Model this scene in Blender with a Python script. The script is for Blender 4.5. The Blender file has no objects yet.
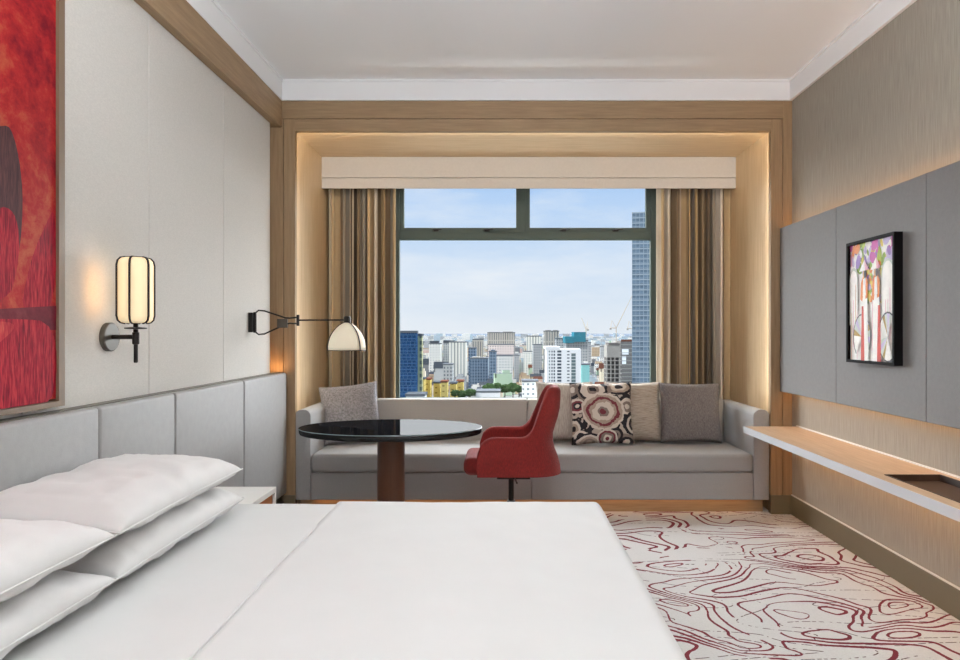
import bpy, bmesh, math, random
from mathutils import Vector, Matrix, noise as mnoise
R = random.Random(7)
S = bpy.context.scene
C = S.collection
pi = math.pi
F = 690.0                      # focal length in pixels of the 960 px wide frame
EYE = 1.35

# ------------------------------------------------------------------ camera
cam = bpy.data.cameras.new('camera')
cam.sensor_width = 36.0
cam.lens = 36.0 * F / 960.0
cam.shift_x = -23.0 / 960.0
cam.shift_y = 3.0 / 960.0
cam.clip_start = 0.05
cam.clip_end = 60000
camo = bpy.data.objects.new('camera', cam)
C.objects.link(camo)
camo.location = (0, 0, EYE)
camo.rotation_euler = (pi / 2, 0, 0)
S.camera = camo

# ------------------------------------------------------------------ view
S.view_settings.view_transform = 'Standard'
S.view_settings.look = 'None'
S.view_settings.exposure = 0.0
S.view_settings.gamma = 1.0
S.view_settings.use_curve_mapping = False


def lin(c):
    out = []
    for v in c[:3]:
        v = v / 255.0
        out.append(v / 12.92 if v <= 0.04045 else ((v + 0.055) / 1.055) ** 2.4)
    return (*out, 1.0)


# ------------------------------------------------------------------ world
w = bpy.data.worlds.new('sky')
S.world = w
w.use_nodes = True
nt = w.node_tree
nt.nodes.clear()
wo = nt.nodes.new('ShaderNodeOutputWorld')
bg = nt.nodes.new('ShaderNodeBackground')
tc = nt.nodes.new('ShaderNodeTexCoord')
sep = nt.nodes.new('ShaderNodeSeparateXYZ')
nt.links.new(tc.outputs['Generated'], sep.inputs[0])
ramp = nt.nodes.new('ShaderNodeValToRGB')
nt.links.new(sep.outputs[2], ramp.inputs[0])
el = ramp.color_ramp.elements
el[0].position = 0.0; el[0].color = lin((228, 236, 245))
el[1].position = 1.0; el[1].color = lin((120, 165, 225))
e = el.new(0.10); e.color = lin((208, 226, 247))
e = el.new(0.22); e.color = lin((174, 207, 247))
mp = nt.nodes.new('ShaderNodeMapping')
mp.inputs['Scale'].default_value = (2.2, 2.2, 9.0)
nt.links.new(tc.outputs['Generated'], mp.inputs[0])
nz = nt.nodes.new('ShaderNodeTexNoise')
nz.inputs['Scale'].default_value = 1.7
nz.inputs['Detail'].default_value = 6
nz.inputs['Roughness'].default_value = 0.58
nt.links.new(mp.outputs[0], nz.inputs['Vector'])
cr = nt.nodes.new('ShaderNodeValToRGB')
cr.color_ramp.elements[0].position = 0.42; cr.color_ramp.elements[0].color = (0, 0, 0, 1)
cr.color_ramp.elements[1].position = 0.72; cr.color_ramp.elements[1].color = (0.75, 0.75, 0.75, 1)
nt.links.new(nz.outputs[0], cr.inputs[0])
mx = nt.nodes.new('ShaderNodeMix'); mx.data_type = 'RGBA'
nt.links.new(cr.outputs[0], mx.inputs[0])
nt.links.new(ramp.outputs[0], mx.inputs[6])
mx.inputs[7].default_value = lin((240, 244, 250))
nt.links.new(mx.outputs[2], bg.inputs[0])
bg.inputs[1].default_value = 1.0
nt.links.new(bg.outputs[0], wo.inputs[0])


def kelvin(k):
    return {2200: (1.0, 0.50, 0.17), 2700: (1.0, 0.66, 0.36), 3500: (1.0, 0.82, 0.62),
            4300: (1.0, 0.91, 0.80), 5500: (0.93, 0.97, 1.0)}[k]


def area(name, loc, wid, lng, direction, watts, k, along=(0, 1, 0)):
    """rectangle of wid x lng metres; the lng side lies along the axis `along`"""
    L = bpy.data.lights.new(name, 'AREA')
    L.shape = 'RECTANGLE'; L.size = wid; L.size_y = lng
    L.energy = watts; L.color = kelvin(k)
    o = bpy.data.objects.new(name, L)
    C.objects.link(o)
    zax = -Vector(direction).normalized()
    yax = Vector(along); yax = (yax - zax * yax.dot(zax)).normalized()
    xax = yax.cross(zax)
    M = Matrix((xax, yax, zax)).transposed().to_4x4()
    M.translation = Vector(loc)
    o.matrix_world = M
    return o


# afternoon sun behind the hotel: it lights the city, the room's ceiling and walls keep it out
sun = bpy.data.lights.new('sun', 'SUN')
sun.energy = 2.2; sun.angle = math.radians(8); sun.color = (1.0, 0.95, 0.88)
suno = bpy.data.objects.new('sun', sun); C.objects.link(suno)
suno.rotation_euler = Vector((0.45, 0.75, -0.75)).to_track_quat('-Z', 'Y').to_euler()

# added soft sun lamp shining in at the window, far brighter than the sky
day = bpy.data.lights.new('added_daylight', 'SUN')
day.energy = 31.0; day.angle = math.radians(125); day.color = (0.94, 0.975, 1.0)
dayo = bpy.data.objects.new('added_daylight', day); C.objects.link(dayo)
dayo.rotation_euler = Vector((0.0, -1.0, -0.06)).to_track_quat('-Z', 'Y').to_euler()

# added ceiling fill lamps, out of view (fixtures are built further down at the same spots)
XL, XR, YB, ZC = -1.74, 2.158, 5.15, 3.238
FILL_LAMPS = [(-0.75, 0.3), (1.1, 0.3), (-0.75, 1.6), (1.1, 1.6), (0.2, -1.2)]
for (lx, ly) in FILL_LAMPS:
    area('ceiling_fill_light', (lx, ly, ZC - 0.035), 0.56, 0.56, (0, 0, -1), 1.5, 5500)
FILL_PEND = [-0.55, 0.95]           # added uplighter pendants, unseen fill over the near half of the room
for lx in FILL_PEND:
    area('pendant_fill_light', (lx, 0.2, 2.52), 0.08, 3.4, (0, 0.25, 0.95), 89, 5500)

# ------------------------------------------------------------------ materials
MATS = {}


def P(name, rgb, rough=0.6, var=0.0, vscale=8.0, bump=0.0, bscale=200.0, stretch=(1, 1, 1), metal=0.0,
      sheen=0.0, coat=0.0, emit=None, estr=0.0, spec=0.5, rgb2=None, detail=4.0):
    """principled material; var mixes rgb2 (or a darker rgb) through a noise; bump adds fine relief"""
    m = bpy.data.materials.new(name)
    m.use_nodes = True
    n = m.node_tree.nodes; l = m.node_tree.links
    b = n['Principled BSDF']
    b.inputs['Base Color'].default_value = lin(rgb)
    b.inputs['Roughness'].default_value = rough
    b.inputs['Metallic'].default_value = metal
    b.inputs['Specular IOR Level'].default_value = spec
    b.inputs['Sheen Weight'].default_value = sheen
    b.inputs['Coat Weight'].default_value = coat
    if emit:
        b.inputs['Emission Color'].default_value = lin(emit)
        b.inputs['Emission Strength'].default_value = estr
    if var or bump:
        t = n.new('ShaderNodeTexCoord')
        mpn = n.new('ShaderNodeMapping')
        mpn.inputs['Scale'].default_value = stretch
        l.new(t.outputs['Object'], mpn.inputs[0])
    if var:
        nz = n.new('ShaderNodeTexNoise')
        nz.inputs['Scale'].default_value = vscale
        nz.inputs['Detail'].default_value = detail
        nz.inputs['Roughness'].default_value = 0.6
        l.new(mpn.outputs[0], nz.inputs['Vector'])
        r = n.new('ShaderNodeValToRGB')
        r.color_ramp.elements[0].position = 0.3
        r.color_ramp.elements[1].position = 0.7
        a = lin(rgb)
        if rgb2:
            bb = lin(rgb2)
        else:
            bb = tuple(x * (1 - var) for x in a[:3]) + (1,)
        r.color_ramp.elements[0].color = bb
        r.color_ramp.elements[1].color = a
        l.new(nz.outputs[0], r.inputs[0])
        l.new(r.outputs[0], b.inputs['Base Color'])
    if bump:
        nb = n.new('ShaderNodeTexNoise')
        nb.inputs['Scale'].default_value = bscale
        nb.inputs['Detail'].default_value = 3
        l.new(mpn.outputs[0], nb.inputs['Vector'])
        bp = n.new('ShaderNodeBump')
        bp.inputs['Strength'].default_value = bump
        bp.inputs['Distance'].default_value = 0.004
        l.new(nb.outputs[0], bp.inputs['Height'])
        l.new(bp.outputs[0], b.inputs['Normal'])
    MATS[name] = m
    return m


WOOD, WOOD2 = (168, 140, 106), (142, 115, 85)
P('wood_x', WOOD, 0.5, 0.3, 6, 0.15, 60, (0.6, 9, 9), rgb2=WOOD2)
P('wood_y', WOOD, 0.5, 0.3, 6, 0.15, 60, (9, 0.6, 9), rgb2=WOOD2)
P('wood_z', WOOD, 0.5, 0.3, 6, 0.15, 60, (9, 9, 0.5), rgb2=WOOD2)
P('lit_oak_x', (214, 188, 148), 0.5, 0.3, 6, 0.15, 60, (0.6, 9, 9), rgb2=(196, 167, 127))  # frame oak made lighter, the bay's brightness put into the colour
P('lit_oak_z', (214, 188, 148), 0.5, 0.3, 6, 0.15, 60, (9, 9, 0.5), rgb2=(196, 167, 127))
P('shelf_wood', (204, 176, 146), 0.45, 0.3, 6, 0.1, 60, (9, 0.6, 9), rgb2=(186, 156, 124))
P('ceiling_paint', (244, 246, 248), 0.9)
P('crown_paint', (240, 241, 243), 0.7)
P('wall_paint', (228, 225, 220), 0.9)
P('linen_panel', (220, 217, 211), 0.9, 0.12, 90, 0.35, 420, (1, 1.0, 2.2))
P('grass_cloth', (172, 165, 153), 0.9, 0.30, 60, 0.5, 170, (1, 3.0, 0.10))
P('grey_leather', (114, 111, 110), 0.62, 0.10, 40, 0.25, 300)
P('headboard_leather', (153, 152, 151), 0.48, 0.08, 25, 0.18, 260, spec=0.35)
P('dark_wood', (70, 56, 44), 0.5)
P('bronze', (88, 80, 66), 0.4, metal=0.25)
P('baseboard_paint', (112, 102, 80), 0.45)
P('black_metal', (46, 43, 41), 0.42, metal=0.6)
P('grey_metal', (84, 80, 73), 0.42, metal=0.5)
P('white_paint', (232, 230, 226), 0.35)
P('duvet_cotton', (213, 213, 212), 0.85, 0.03, 5, 0.12, 500, sheen=0.1)
P('pillow_cotton', (219, 218, 217), 0.85, 0.03, 5, 0.14, 400, sheen=0.1)
P('sofa_fabric', (171, 171, 171), 0.92, 0.10, 120, 0.4, 420, sheen=0.15)
P('sofa_back_fabric', (178, 173, 166), 0.92, 0.10, 120, 0.4, 420, sheen=0.15)
P('red_fabric', (150, 38, 34), 0.9, 0.5, 90, 0.6, 330, (2.5, 2.5, 0.6), sheen=0.08)
P('grey_weave', (172, 170, 173), 0.95, 0.6, 70, 0.5, 300, (1, 3, 1), rgb2=(116, 112, 115))
P('dark_grey_weave', (140, 134, 132), 0.95, 0.6, 70, 0.5, 300, (3, 1, 1), rgb2=(94, 88, 88))
P('beige_weave_v', (206, 199, 190), 0.9, 0.3, 40, 0.4, 200, (6, 1, 0.5), rgb2=(160, 148, 136))
P('beige_weave_h', (206, 197, 186), 0.85, 0.3, 40, 0.4, 200, (0.5, 1, 6), rgb2=(150, 136, 120), sheen=0.2)
def table_glass():
    m = bpy.data.materials.new('black_glass'); m.use_nodes = True
    n = m.node_tree.nodes; l = m.node_tree.links; n.clear()
    o = n.new('ShaderNodeOutputMaterial'); mix = n.new('ShaderNodeMixShader')
    t = n.new('ShaderNodeBsdfDiffuse'); g = n.new('ShaderNodeBsdfGlossy')
    t.inputs[0].default_value = lin((22, 23, 27))
    g.inputs['Roughness'].default_value = 0.03
    mix.inputs[0].default_value = 0.048
    l.new(t.outputs[0], mix.inputs[1]); l.new(g.outputs[0], mix.inputs[2]); l.new(mix.outputs[0], o.inputs[0])
    MATS['black_glass'] = m


table_glass()
P('glass_edge', (150, 172, 176), 0.1, spec=0.8)
P('column_leather', (92, 56, 36), 0.35, 0.25, 8, 0.1, 60, (9, 9, 0.6))
P('orange_wood', (178, 104, 48), 0.5, 0.3, 6, stretch=(9, 0.6, 9))
P('pelmet_fabric', (196, 191, 184), 0.85, 0.06, 60, 0.15, 300)
P('window_metal', (92, 103, 98), 0.7, spec=0.02)
P('tray_leather', (62, 44, 34), 0.5, 0.2, 30)
P('picture_black', (20, 19, 20), 0.6, spec=0.05)
P('painting_edge', (118, 98, 78), 0.5)
P('lamp_diffuser', (255, 250, 240), 0.6, emit=(255, 248, 235), estr=1.2)


def shade_mat(name, rgb, estr):
    m = bpy.data.materials.new(name); m.use_nodes = True
    n = m.node_tree.nodes; l = m.node_tree.links
    b = n['Principled BSDF']
    b.inputs['Base Color'].default_value = lin(rgb)
    b.inputs['Roughness'].default_value = 0.6
    b.inputs['Emission Color'].default_value = lin(rgb)
    b.inputs['Emission Strength'].default_value = estr
    MATS[name] = m
    return m


shade_mat('sconce_shade', (255, 233, 190), 0.46)
shade_mat('reading_shade', (246, 236, 212), 0.18)


def glass_mat():
    m = bpy.data.materials.new('window_glass'); m.use_nodes = True
    n = m.node_tree.nodes; l = m.node_tree.links; n.clear()
    o = n.new('ShaderNodeOutputMaterial'); mix = n.new('ShaderNodeMixShader')
    t = n.new('ShaderNodeBsdfTransparent'); g = n.new('ShaderNodeBsdfGlossy')
    t.inputs[0].default_value = (0.992, 0.996, 0.994, 1)
    g.inputs['Roughness'].default_value = 0.45
    mix.inputs[0].default_value = 0.004
    l.new(t.outputs[0], mix.inputs[1]); l.new(g.outputs[0], mix.inputs[2]); l.new(mix.outputs[0], o.inputs[0])
    MATS['window_glass'] = m


glass_mat()


class NG:
    """tiny helper to write node maths"""
    def __init__(s, name, rough=0.9):
        s.m = bpy.data.materials.new(name); s.m.use_nodes = True
        s.n = s.m.node_tree.nodes; s.l = s.m.node_tree.links
        s.b = s.n['Principled BSDF']; s.b.inputs['Roughness'].default_value = rough
        MATS[name] = s.m

    def set(s, sock, v):
        if isinstance(v, (int, float)): sock.default_value = v
        elif isinstance(v, tuple): sock.default_value = v
        else: s.l.new(v, sock)

    def math(s, op, a, b=0.0, c=None):
        k = s.n.new('ShaderNodeMath'); k.operation = op
        s.set(k.inputs[0], a); s.set(k.inputs[1], b)
        if c is not None: s.set(k.inputs[2], c)
        return k.outputs[0]

    def coord(s, kind='Object'):
        return s.n.new('ShaderNodeTexCoord').outputs[kind]

    def map(s, v, scale=(1, 1, 1), loc=(0, 0, 0), rot=(0, 0, 0)):
        k = s.n.new('ShaderNodeMapping')
        k.inputs['Scale'].default_value = scale; k.inputs['Location'].default_value = loc
        k.inputs['Rotation'].default_value = rot
        s.l.new(v, k.inputs[0]); return k.outputs[0]

    def noise(s, v, scale, detail=2.0, rough=0.5, dist=0.0):
        k = s.n.new('ShaderNodeTexNoise')
        k.inputs['Scale'].default_value = scale; k.inputs['Detail'].default_value = detail
        k.inputs['Roughness'].default_value = rough; k.inputs['Distortion'].default_value = dist
        s.l.new(v, k.inputs['Vector']); return k.outputs[0]

    def mix(s, f, a, b):
        k = s.n.new('ShaderNodeMix'); k.data_type = 'RGBA'
        s.set(k.inputs[0], f); s.set(k.inputs[6], a); s.set(k.inputs[7], b)
        return k.outputs[2]

    def sep(s, v):
        k = s.n.new('ShaderNodeSeparateXYZ'); s.l.new(v, k.inputs[0]); return k.outputs

    def out(s, col):
        s.l.new(col, s.b.inputs['Base Color']); return s.m

    def bump(s, h, st):
        k = s.n.new('ShaderNodeBump'); k.inputs['Strength'].default_value = st
        k.inputs['Distance'].default_value = 0.005
        s.l.new(h, k.inputs['Height']); s.l.new(k.outputs[0], s.b.inputs['Normal'])


def carpet():
    g = NG('carpet', 0.97)
    v = g.coord()

    def contour(scale3, loc, sc, det, dist, levels):
        """distance in metres to the nearest contour of a noise field"""
        def at(dx, dy):
            k = g.n.new('ShaderNodeVectorMath'); k.operation = 'ADD'
            g.l.new(v, k.inputs[0]); k.inputs[1].default_value = (dx, dy, 0)
            return g.noise(g.map(k.outputs[0], scale3, loc), sc, det, 0.45, dist)
        e_ = 0.004
        h, hx, hy = at(0, 0), at(e_, 0), at(0, e_)
        gx = g.math('MULTIPLY', g.math('SUBTRACT', hx, h), levels / e_)
        gy = g.math('MULTIPLY', g.math('SUBTRACT', hy, h), levels / e_)
        gm = g.math('SQRT', g.math('ADD', g.math('MULTIPLY', gx, gx), g.math('MULTIPLY', gy, gy)))
        k = g.math('FRACT', g.math('MULTIPLY', h, levels))
        dd = g.math('ABSOLUTE', g.math('SUBTRACT', k, 0.5))
        return g.math('DIVIDE', dd, g.math('MAXIMUM', gm, 0.6))
    d1 = contour((1.0, 1.35, 1.0), (3.3, 1.7, 0), 1.45, 1.6, 0.5, 17.0)
    wob = g.noise(v, 60.0, 2.0)
    wid = g.math('MULTIPLY_ADD', g.noise(g.map(v, (1, 1, 1), (1, 7, 0)), 2.4, 1.0), 0.022, -0.0035)
    wid = g.math('MULTIPLY_ADD', g.math('SUBTRACT', wob, 0.5), 0.007, wid)
    line = g.math('LESS_THAN', d1, wid)
    brk = g.math('GREATER_THAN', g.noise(g.map(v, (1, 1, 1), (9, 2, 0)), 3.0, 2.0), 0.37)
    line = g.math('MULTIPLY', line, brk)
    # dotted fine lines
    d2 = contour((0.5, 1.9, 1.0), (11, 5, 0), 1.6, 1.0, 0.3, 12.0)
    fine = g.math('LESS_THAN', d2, 0.0032)
    dots = g.math('GREATER_THAN', g.noise(v, 48.0, 0.0), 0.46)
    area_ = g.math('GREATER_THAN', g.noise(g.map(v, (1, 1, 1), (4, 8, 0)), 1.4, 1.0), 0.45)
    fine = g.math('MULTIPLY', g.math('MULTIPLY', fine, dots), area_)
    base = g.mix(g.noise(v, 150.0, 2.0), lin((225, 223, 221)), lin((199, 197, 195)))
    red = g.mix(g.noise(v, 1.2, 1.0), lin((96, 18, 34)), lin((138, 44, 56)))
    c = g.mix(fine, base, lin((98, 72, 72)))
    c = g.mix(line, c, red)
    g.out(c)
    g.bump(g.noise(v, 260.0, 2.0), 0.5)


carpet()


def curtain_mat():
    g = NG('curtain_stripe', 0.85)
    a = g.n.new('ShaderNodeAttribute'); a.attribute_name = 'stripe'
    v = g.coord()
    nz = g.noise(g.map(v, (40, 40, 4)), 6.0, 3.0)
    c = g.mix(g.math('MULTIPLY', nz, 0.28), a.outputs['Color'], lin((60, 46, 30)))
    g.out(c)
    g.b.inputs['Sheen Weight'].default_value = 0.2


curtain_mat()


def patterned_cushion():
    g = NG('ring_print', 0.9)
    v = g.coord()
    sx, sy, sz = g.sep(v)
    wob = g.noise(v, 22.0, 2.0)
    wob2 = g.noise(g.map(v, (1, 1, 1), (5, 5, 5)), 16.0, 2.0)
    cream, taupe, black, plum, tan = (222, 214, 205), (142, 128, 121), (38, 37, 44), (126, 58, 68), (182, 166, 152)
    base = g.mix(g.math('GREATER_THAN', wob2, 0.48), lin((196, 184, 174)), lin(black))
    col = base
    # (cx, cz, radius x, radius z, ring colours from outside to inside) in units of the half width
    rings = [
        (-0.95, -0.50, 0.30, 0.34, [black, cream, tan, black]),
        (-0.80, 0.22, 0.26, 0.24, [cream, plum, black, cream]),
        (-0.92, 0.75, 0.26, 0.30, [black, taupe, cream]),
        (0.80, 0.18, 0.36, 0.36, [black, cream, taupe, cream]),
        (0.98, -0.38, 0.30, 0.40, [black, cream, black, taupe]),
        (-0.72, -0.78, 0.22, 0.22, [cream, black, tan]),
        (-0.45, -0.95, 0.52, 0.30, [black, cream, tan, taupe, tan]),
        (0.75, -0.95, 0.34, 0.26, [taupe, black, cream]),
        (0.40, -0.72, 0.22, 0.22, [black, taupe, black]),
        (0.12, -0.82, 0.34, 0.30, [cream, plum, taupe, cream, plum]),
        (0.55, 0.82, 0.50, 0.26, [black, tan, cream, black]),
        (-0.28, 0.74, 0.58, 0.42, [taupe, black, cream, cream, taupe, black]),
        (0.02, 0.04, 0.70, 0.60, [cream, tan, plum, tan, cream, cream, taupe, plum]),
    ]
    for (cx, cz, rx, rz, cols) in rings:
        dx = g.math('MULTIPLY', g.math('SUBTRACT', sx, cx * 0.25), 1.0 / (rx * 0.25))
        dz = g.math('MULTIPLY', g.math('SUBTRACT', sz, cz * 0.25), 1.0 / (rz * 0.25))
        d = g.math('SQRT', g.math('ADD', g.math('MULTIPLY', dx, dx), g.math('MULTIPLY', dz, dz)))
        d = g.math('ADD', d, g.math('MULTIPLY', g.math('SUBTRACT', wob, 0.5), 0.34))
        rp = g.n.new('ShaderNodeValToRGB'); rp.color_ramp.interpolation = 'CONSTANT'
        n = len(cols)
        els = rp.color_ramp.elements
        inner = list(reversed(cols))
        els[0].position = 0; els[0].color = lin(inner[0])
        els[1].position = 1.0 / n; els[1].color = lin(inner[1])
        for i in range(2, n):
            q = els.new(i / n); q.color = lin(inner[i])
        g.l.new(d, rp.inputs[0])
        col = g.mix(g.math('LESS_THAN', d, 1.0), col, rp.outputs[0])
    g.out(col)
    g.bump(g.noise(v, 300.0, 2.0), 0.4)


patterned_cushion()


def red_painting(name, hi, mid, lo, streak=False):
    g = NG(name, 0.55)
    v = g.coord()
    if streak:
        a = g.noise(g.map(v, (1, 9.0, 0.9), rot=(0.6, 0, 0)), 9.0, 4.0, 0.6, 0.3)
        b = g.noise(g.map(v, (1, 24.0, 1.6), rot=(0.6, 0, 0)), 12.0, 3.0, 0.6, 0.2)
        a = g.math('ADD', g.math('MULTIPLY', a, 0.5), g.math('MULTIPLY', b, 0.5))
    else:
        a = g.math('ADD', g.math('MULTIPLY', g.noise(v, 3.0, 9.0, 0.72, 0.5), 0.62), g.math('MULTIPLY', g.noise(v, 16.0, 6.0, 0.75, 0.3), 0.38))
    r = g.n.new('ShaderNodeValToRGB')
    els = r.color_ramp.elements
    els[0].position = 0.38; els[0].color = lin(lo)
    els[1].position = 0.62; els[1].color = lin(hi)
    q = els.new(0.5); q.color = lin(mid)
    g.l.new(a, r.inputs[0])
    g.b.inputs['Specular IOR Level'].default_value = 0.1
    g.out(r.outputs[0])


red_painting('paint_mottled', (176, 88, 62), (160, 36, 38), (112, 16, 32))
red_painting('paint_petal', (186, 52, 60), (146, 16, 40), (96, 8, 28), True)
red_painting('paint_petal_bright', (196, 84, 72), (170, 38, 50), (128, 16, 38), True)
red_painting('paint_petal_dark', (98, 60, 60), (78, 50, 52), (60, 38, 42), True)
red_painting('paint_shadow', (120, 52, 58), (104, 30, 42), (84, 18, 34))


def facade(name, wall, win, cw, ch, mort, offs=0.0, rough=0.6, spec=0.0):
    g = NG(name, rough)
    x, y, z = g.sep(g.coord())
    k = g.n.new('ShaderNodeCombineXYZ')
    g.l.new(g.math('ADD', x, y), k.inputs[0]); g.l.new(z, k.inputs[1])
    b = g.n.new('ShaderNodeTexBrick')
    b.offset = offs; b.inputs['Scale'].default_value = 1.0
    b.inputs['Brick Width'].default_value = cw; b.inputs['Row Height'].default_value = ch
    b.inputs['Mortar Size'].default_value = mort; b.inputs['Mortar Smooth'].default_value = 0.0
    b.inputs['Color1'].default_value = lin(win)
    b.inputs['Color2'].default_value = lin(tuple(int(c * 0.85) for c in win))
    b.inputs['Mortar'].default_value = lin(wall)
    g.l.new(k.outputs[0], b.inputs['Vector'])
    g.b.inputs['Specular IOR Level'].default_value = spec
    g.out(b.outputs[0])


facade('blue_glass', (62, 94, 128), (44, 76, 116), 2.2, 3.2, 0.28, 0.3, 0.4, 0.0)
facade('grey_glass', (156, 172, 184), (118, 140, 158), 2.4, 3.2, 0.10, 0.0, 0.4, 0.0)
facade('pale_block', (222, 222, 216), (150, 160, 166), 3.6, 3.4, 1.0)
facade('ribbed_block', (226, 224, 214), (176, 180, 176), 4.0, 90.0, 1.1)
facade('taupe_block', (176, 172, 162), (132, 134, 134), 3.4, 60.0, 0.9)
facade('pink_block', (226, 212, 206), (190, 176, 174), 3.6, 3.6, 0.9)
facade('slate_block', (122, 138, 154), (88, 106, 126), 3.0, 3.4, 0.5)
facade('grey_block', (170, 172, 172), (122, 128, 134), 3.0, 3.4, 0.8)
facade('yellow_block', (192, 174, 108), (140, 120, 70), 5.0, 4.2, 1.6)
facade('olive_block', (178, 178, 140), (120, 128, 110), 3.0, 3.4, 0.7)
P('tower_spandrel', (164, 178, 188), 0.35, spec=0.0)
P('blue_spandrel', (70, 104, 142), 0.4, spec=0.0)
P('white_wall', (240, 240, 238), 0.7, spec=0.0)
P('dark_window', (84, 92, 100), 0.3, spec=0.0)
P('green_window', (112, 128, 128), 0.3, spec=0.0)
P('concrete', (170, 166, 158), 0.85, 0.15, 0.2, spec=0.0)
P('concrete_dark', (118, 114, 110), 0.85, spec=0.0)
P('teal_net', (66, 128, 144), 0.85, 0.2, 0.3, spec=0.0)
P('teal_wall', (140, 196, 192), 0.8, spec=0.0)
P('roof_dark', (76, 81, 87), 0.8, spec=0.0)
P('roof_flat', (104, 108, 112), 0.85, spec=0.0)
P('roof_flat_red', (110, 82, 70), 0.85, spec=0.0)
P('roof_red', (108, 72, 60), 0.8, spec=0.0)
P('crane_paint', (206, 190, 168), 0.6, spec=0.0)
P('far_plain', (104, 113, 124), 0.95, spec=0.0)  # distance haze put into the ground colour
P('tree_leaf', (74, 96, 62), 0.9, 0.4, 0.4, spec=0.0)
P('tree_bark', (84, 68, 52), 0.9, spec=0.0)
P('city_ground', (94, 99, 104), 0.95, 0.35, 0.03, spec=0.0)
HOUSE_COL = [('white', (226, 224, 218)), ('cream', (214, 204, 182)), ('grey', (176, 178, 178)),
             ('pale blue', (176, 192, 202)), ('tan', (188, 168, 142)), ('pale green', (176, 196, 172)),
             ('dark grey', (124, 126, 128)), ('pink', (208, 180, 170))]
for nme, c_ in HOUSE_COL:
    facade('house_' + nme.replace(' ', '_'), c_, tuple(int(q * 0.66) for q in c_), 3.2, 3.4, 0.9)


# ------------------------------------------------------------------ mesh helpers
def tag(o, label=None, cat=None, group=None, kind=None):
    if label: o['label'] = label
    if cat: o['category'] = cat
    if group: o['group'] = group
    if kind: o['kind'] = kind
    return o


def thing(name, label, cat, loc=(0, 0, 0), group=None, kind=None):
    o = bpy.data.objects.new(name, None)
    o.empty_display_size = 0.1
    C.objects.link(o); o.location = loc
    return tag(o, label, cat, group, kind)


def root_loc(p):
    v = Vector((0, 0, 0))
    while p is not None:
        v += p.location; p = p.parent
    return v


def obj(name, bm, mat, parent=None, smooth=False, label=None, cat=None, group=None, kind=None, auto=None):
    """bm holds WORLD coordinates; top-level meshes get their origin at their base centre"""
    bmesh.ops.recalc_face_normals(bm, faces=bm.faces[:])
    if parent is None:
        xs = [v.co for v in bm.verts]
        o0 = Vector(((min(v.x for v in xs) + max(v.x for v in xs)) / 2,
                     (min(v.y for v in xs) + max(v.y for v in xs)) / 2, min(v.z for v in xs)))
    else:
        o0 = root_loc(parent)
    for v in bm.verts: v.co -= o0
    me = bpy.data.meshes.new(name)
    bm.to_mesh(me); bm.free()
    if smooth:
        for p in me.polygons: p.use_smooth = True
    for m in (mat if isinstance(mat, list) else [mat]):
        me.materials.append(MATS[m])
    if auto is not None:
        me.set_sharp_from_angle(angle=math.radians(auto))
    o = bpy.data.objects.new(name, me)
    C.objects.link(o)
    if parent is None: o.location = o0
    else: o.parent = parent
    return tag(o, label, cat, group, kind)


def bx(bm, x0, x1, y0, y1, z0, z1, bev=0.0, seg=2):
    x0, x1 = min(x0, x1), max(x0, x1); y0, y1 = min(y0, y1), max(y0, y1); z0, z1 = min(z0, z1), max(z0, z1)
    r = bmesh.ops.create_cube(bm, size=1.0)
    for v in r['verts']:
        v.co = Vector(((x0 + x1) / 2 + v.co.x * (x1 - x0), (y0 + y1) / 2 + v.co.y * (y1 - y0),
                       (z0 + z1) / 2 + v.co.z * (z1 - z0)))
    if bev:
        es = set()
        for v in r['verts']:
            for e in v.link_edges: es.add(e)
        bmesh.ops.bevel(bm, geom=list(es), offset=bev, segments=seg, profile=0.5, affect='EDGES')
    return bm


def box(name, b, mat, parent=None, bev=0.0, seg=2, smooth=None, **kw):
    bm = bmesh.new(); bx(bm, *b, bev=bev, seg=seg)
    return obj(name, bm, mat, parent, smooth=(bev > 0.012) if smooth is None else smooth,
               auto=40 if bev > 0.012 else None, **kw)


def tube(bm, pts, r, n=10, closed=False):
    pts = [Vector(p) for p in pts]
    rings = []
    m = len(pts)
    for i, p in enumerate(pts):
        if closed: t = pts[(i + 1) % m] - pts[i - 1]
        elif i == 0: t = pts[1] - p
        elif i == m - 1: t = p - pts[i - 1]
        else: t = (pts[i + 1] - p).normalized() + (p - pts[i - 1]).normalized()
        t.normalize()
        up = Vector((0, 0, 1)) if abs(t.z) < 0.9 else Vector((0, 1, 0))
        if i == 0: a = t.cross(up).normalized()
        else: a = (a - t * a.dot(t)).normalized()
        b = t.cross(a)
        rr = r[i] if isinstance(r, (list, tuple)) else r
        rings.append([bm.verts.new(p + (a * math.cos(2 * pi * k / n) + b * math.sin(2 * pi * k / n)) * rr) for k in range(n)])
    for i in range(m - (0 if closed else 1)):
        A, B = rings[i], rings[(i + 1) % m]
        for k in range(n):
            bm.faces.new((A[k], A[(k + 1) % n], B[(k + 1) % n], B[k]))
    if not closed:
        bm.faces.new(list(reversed(rings[0]))); bm.faces.new(rings[-1])
    return bm


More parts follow.
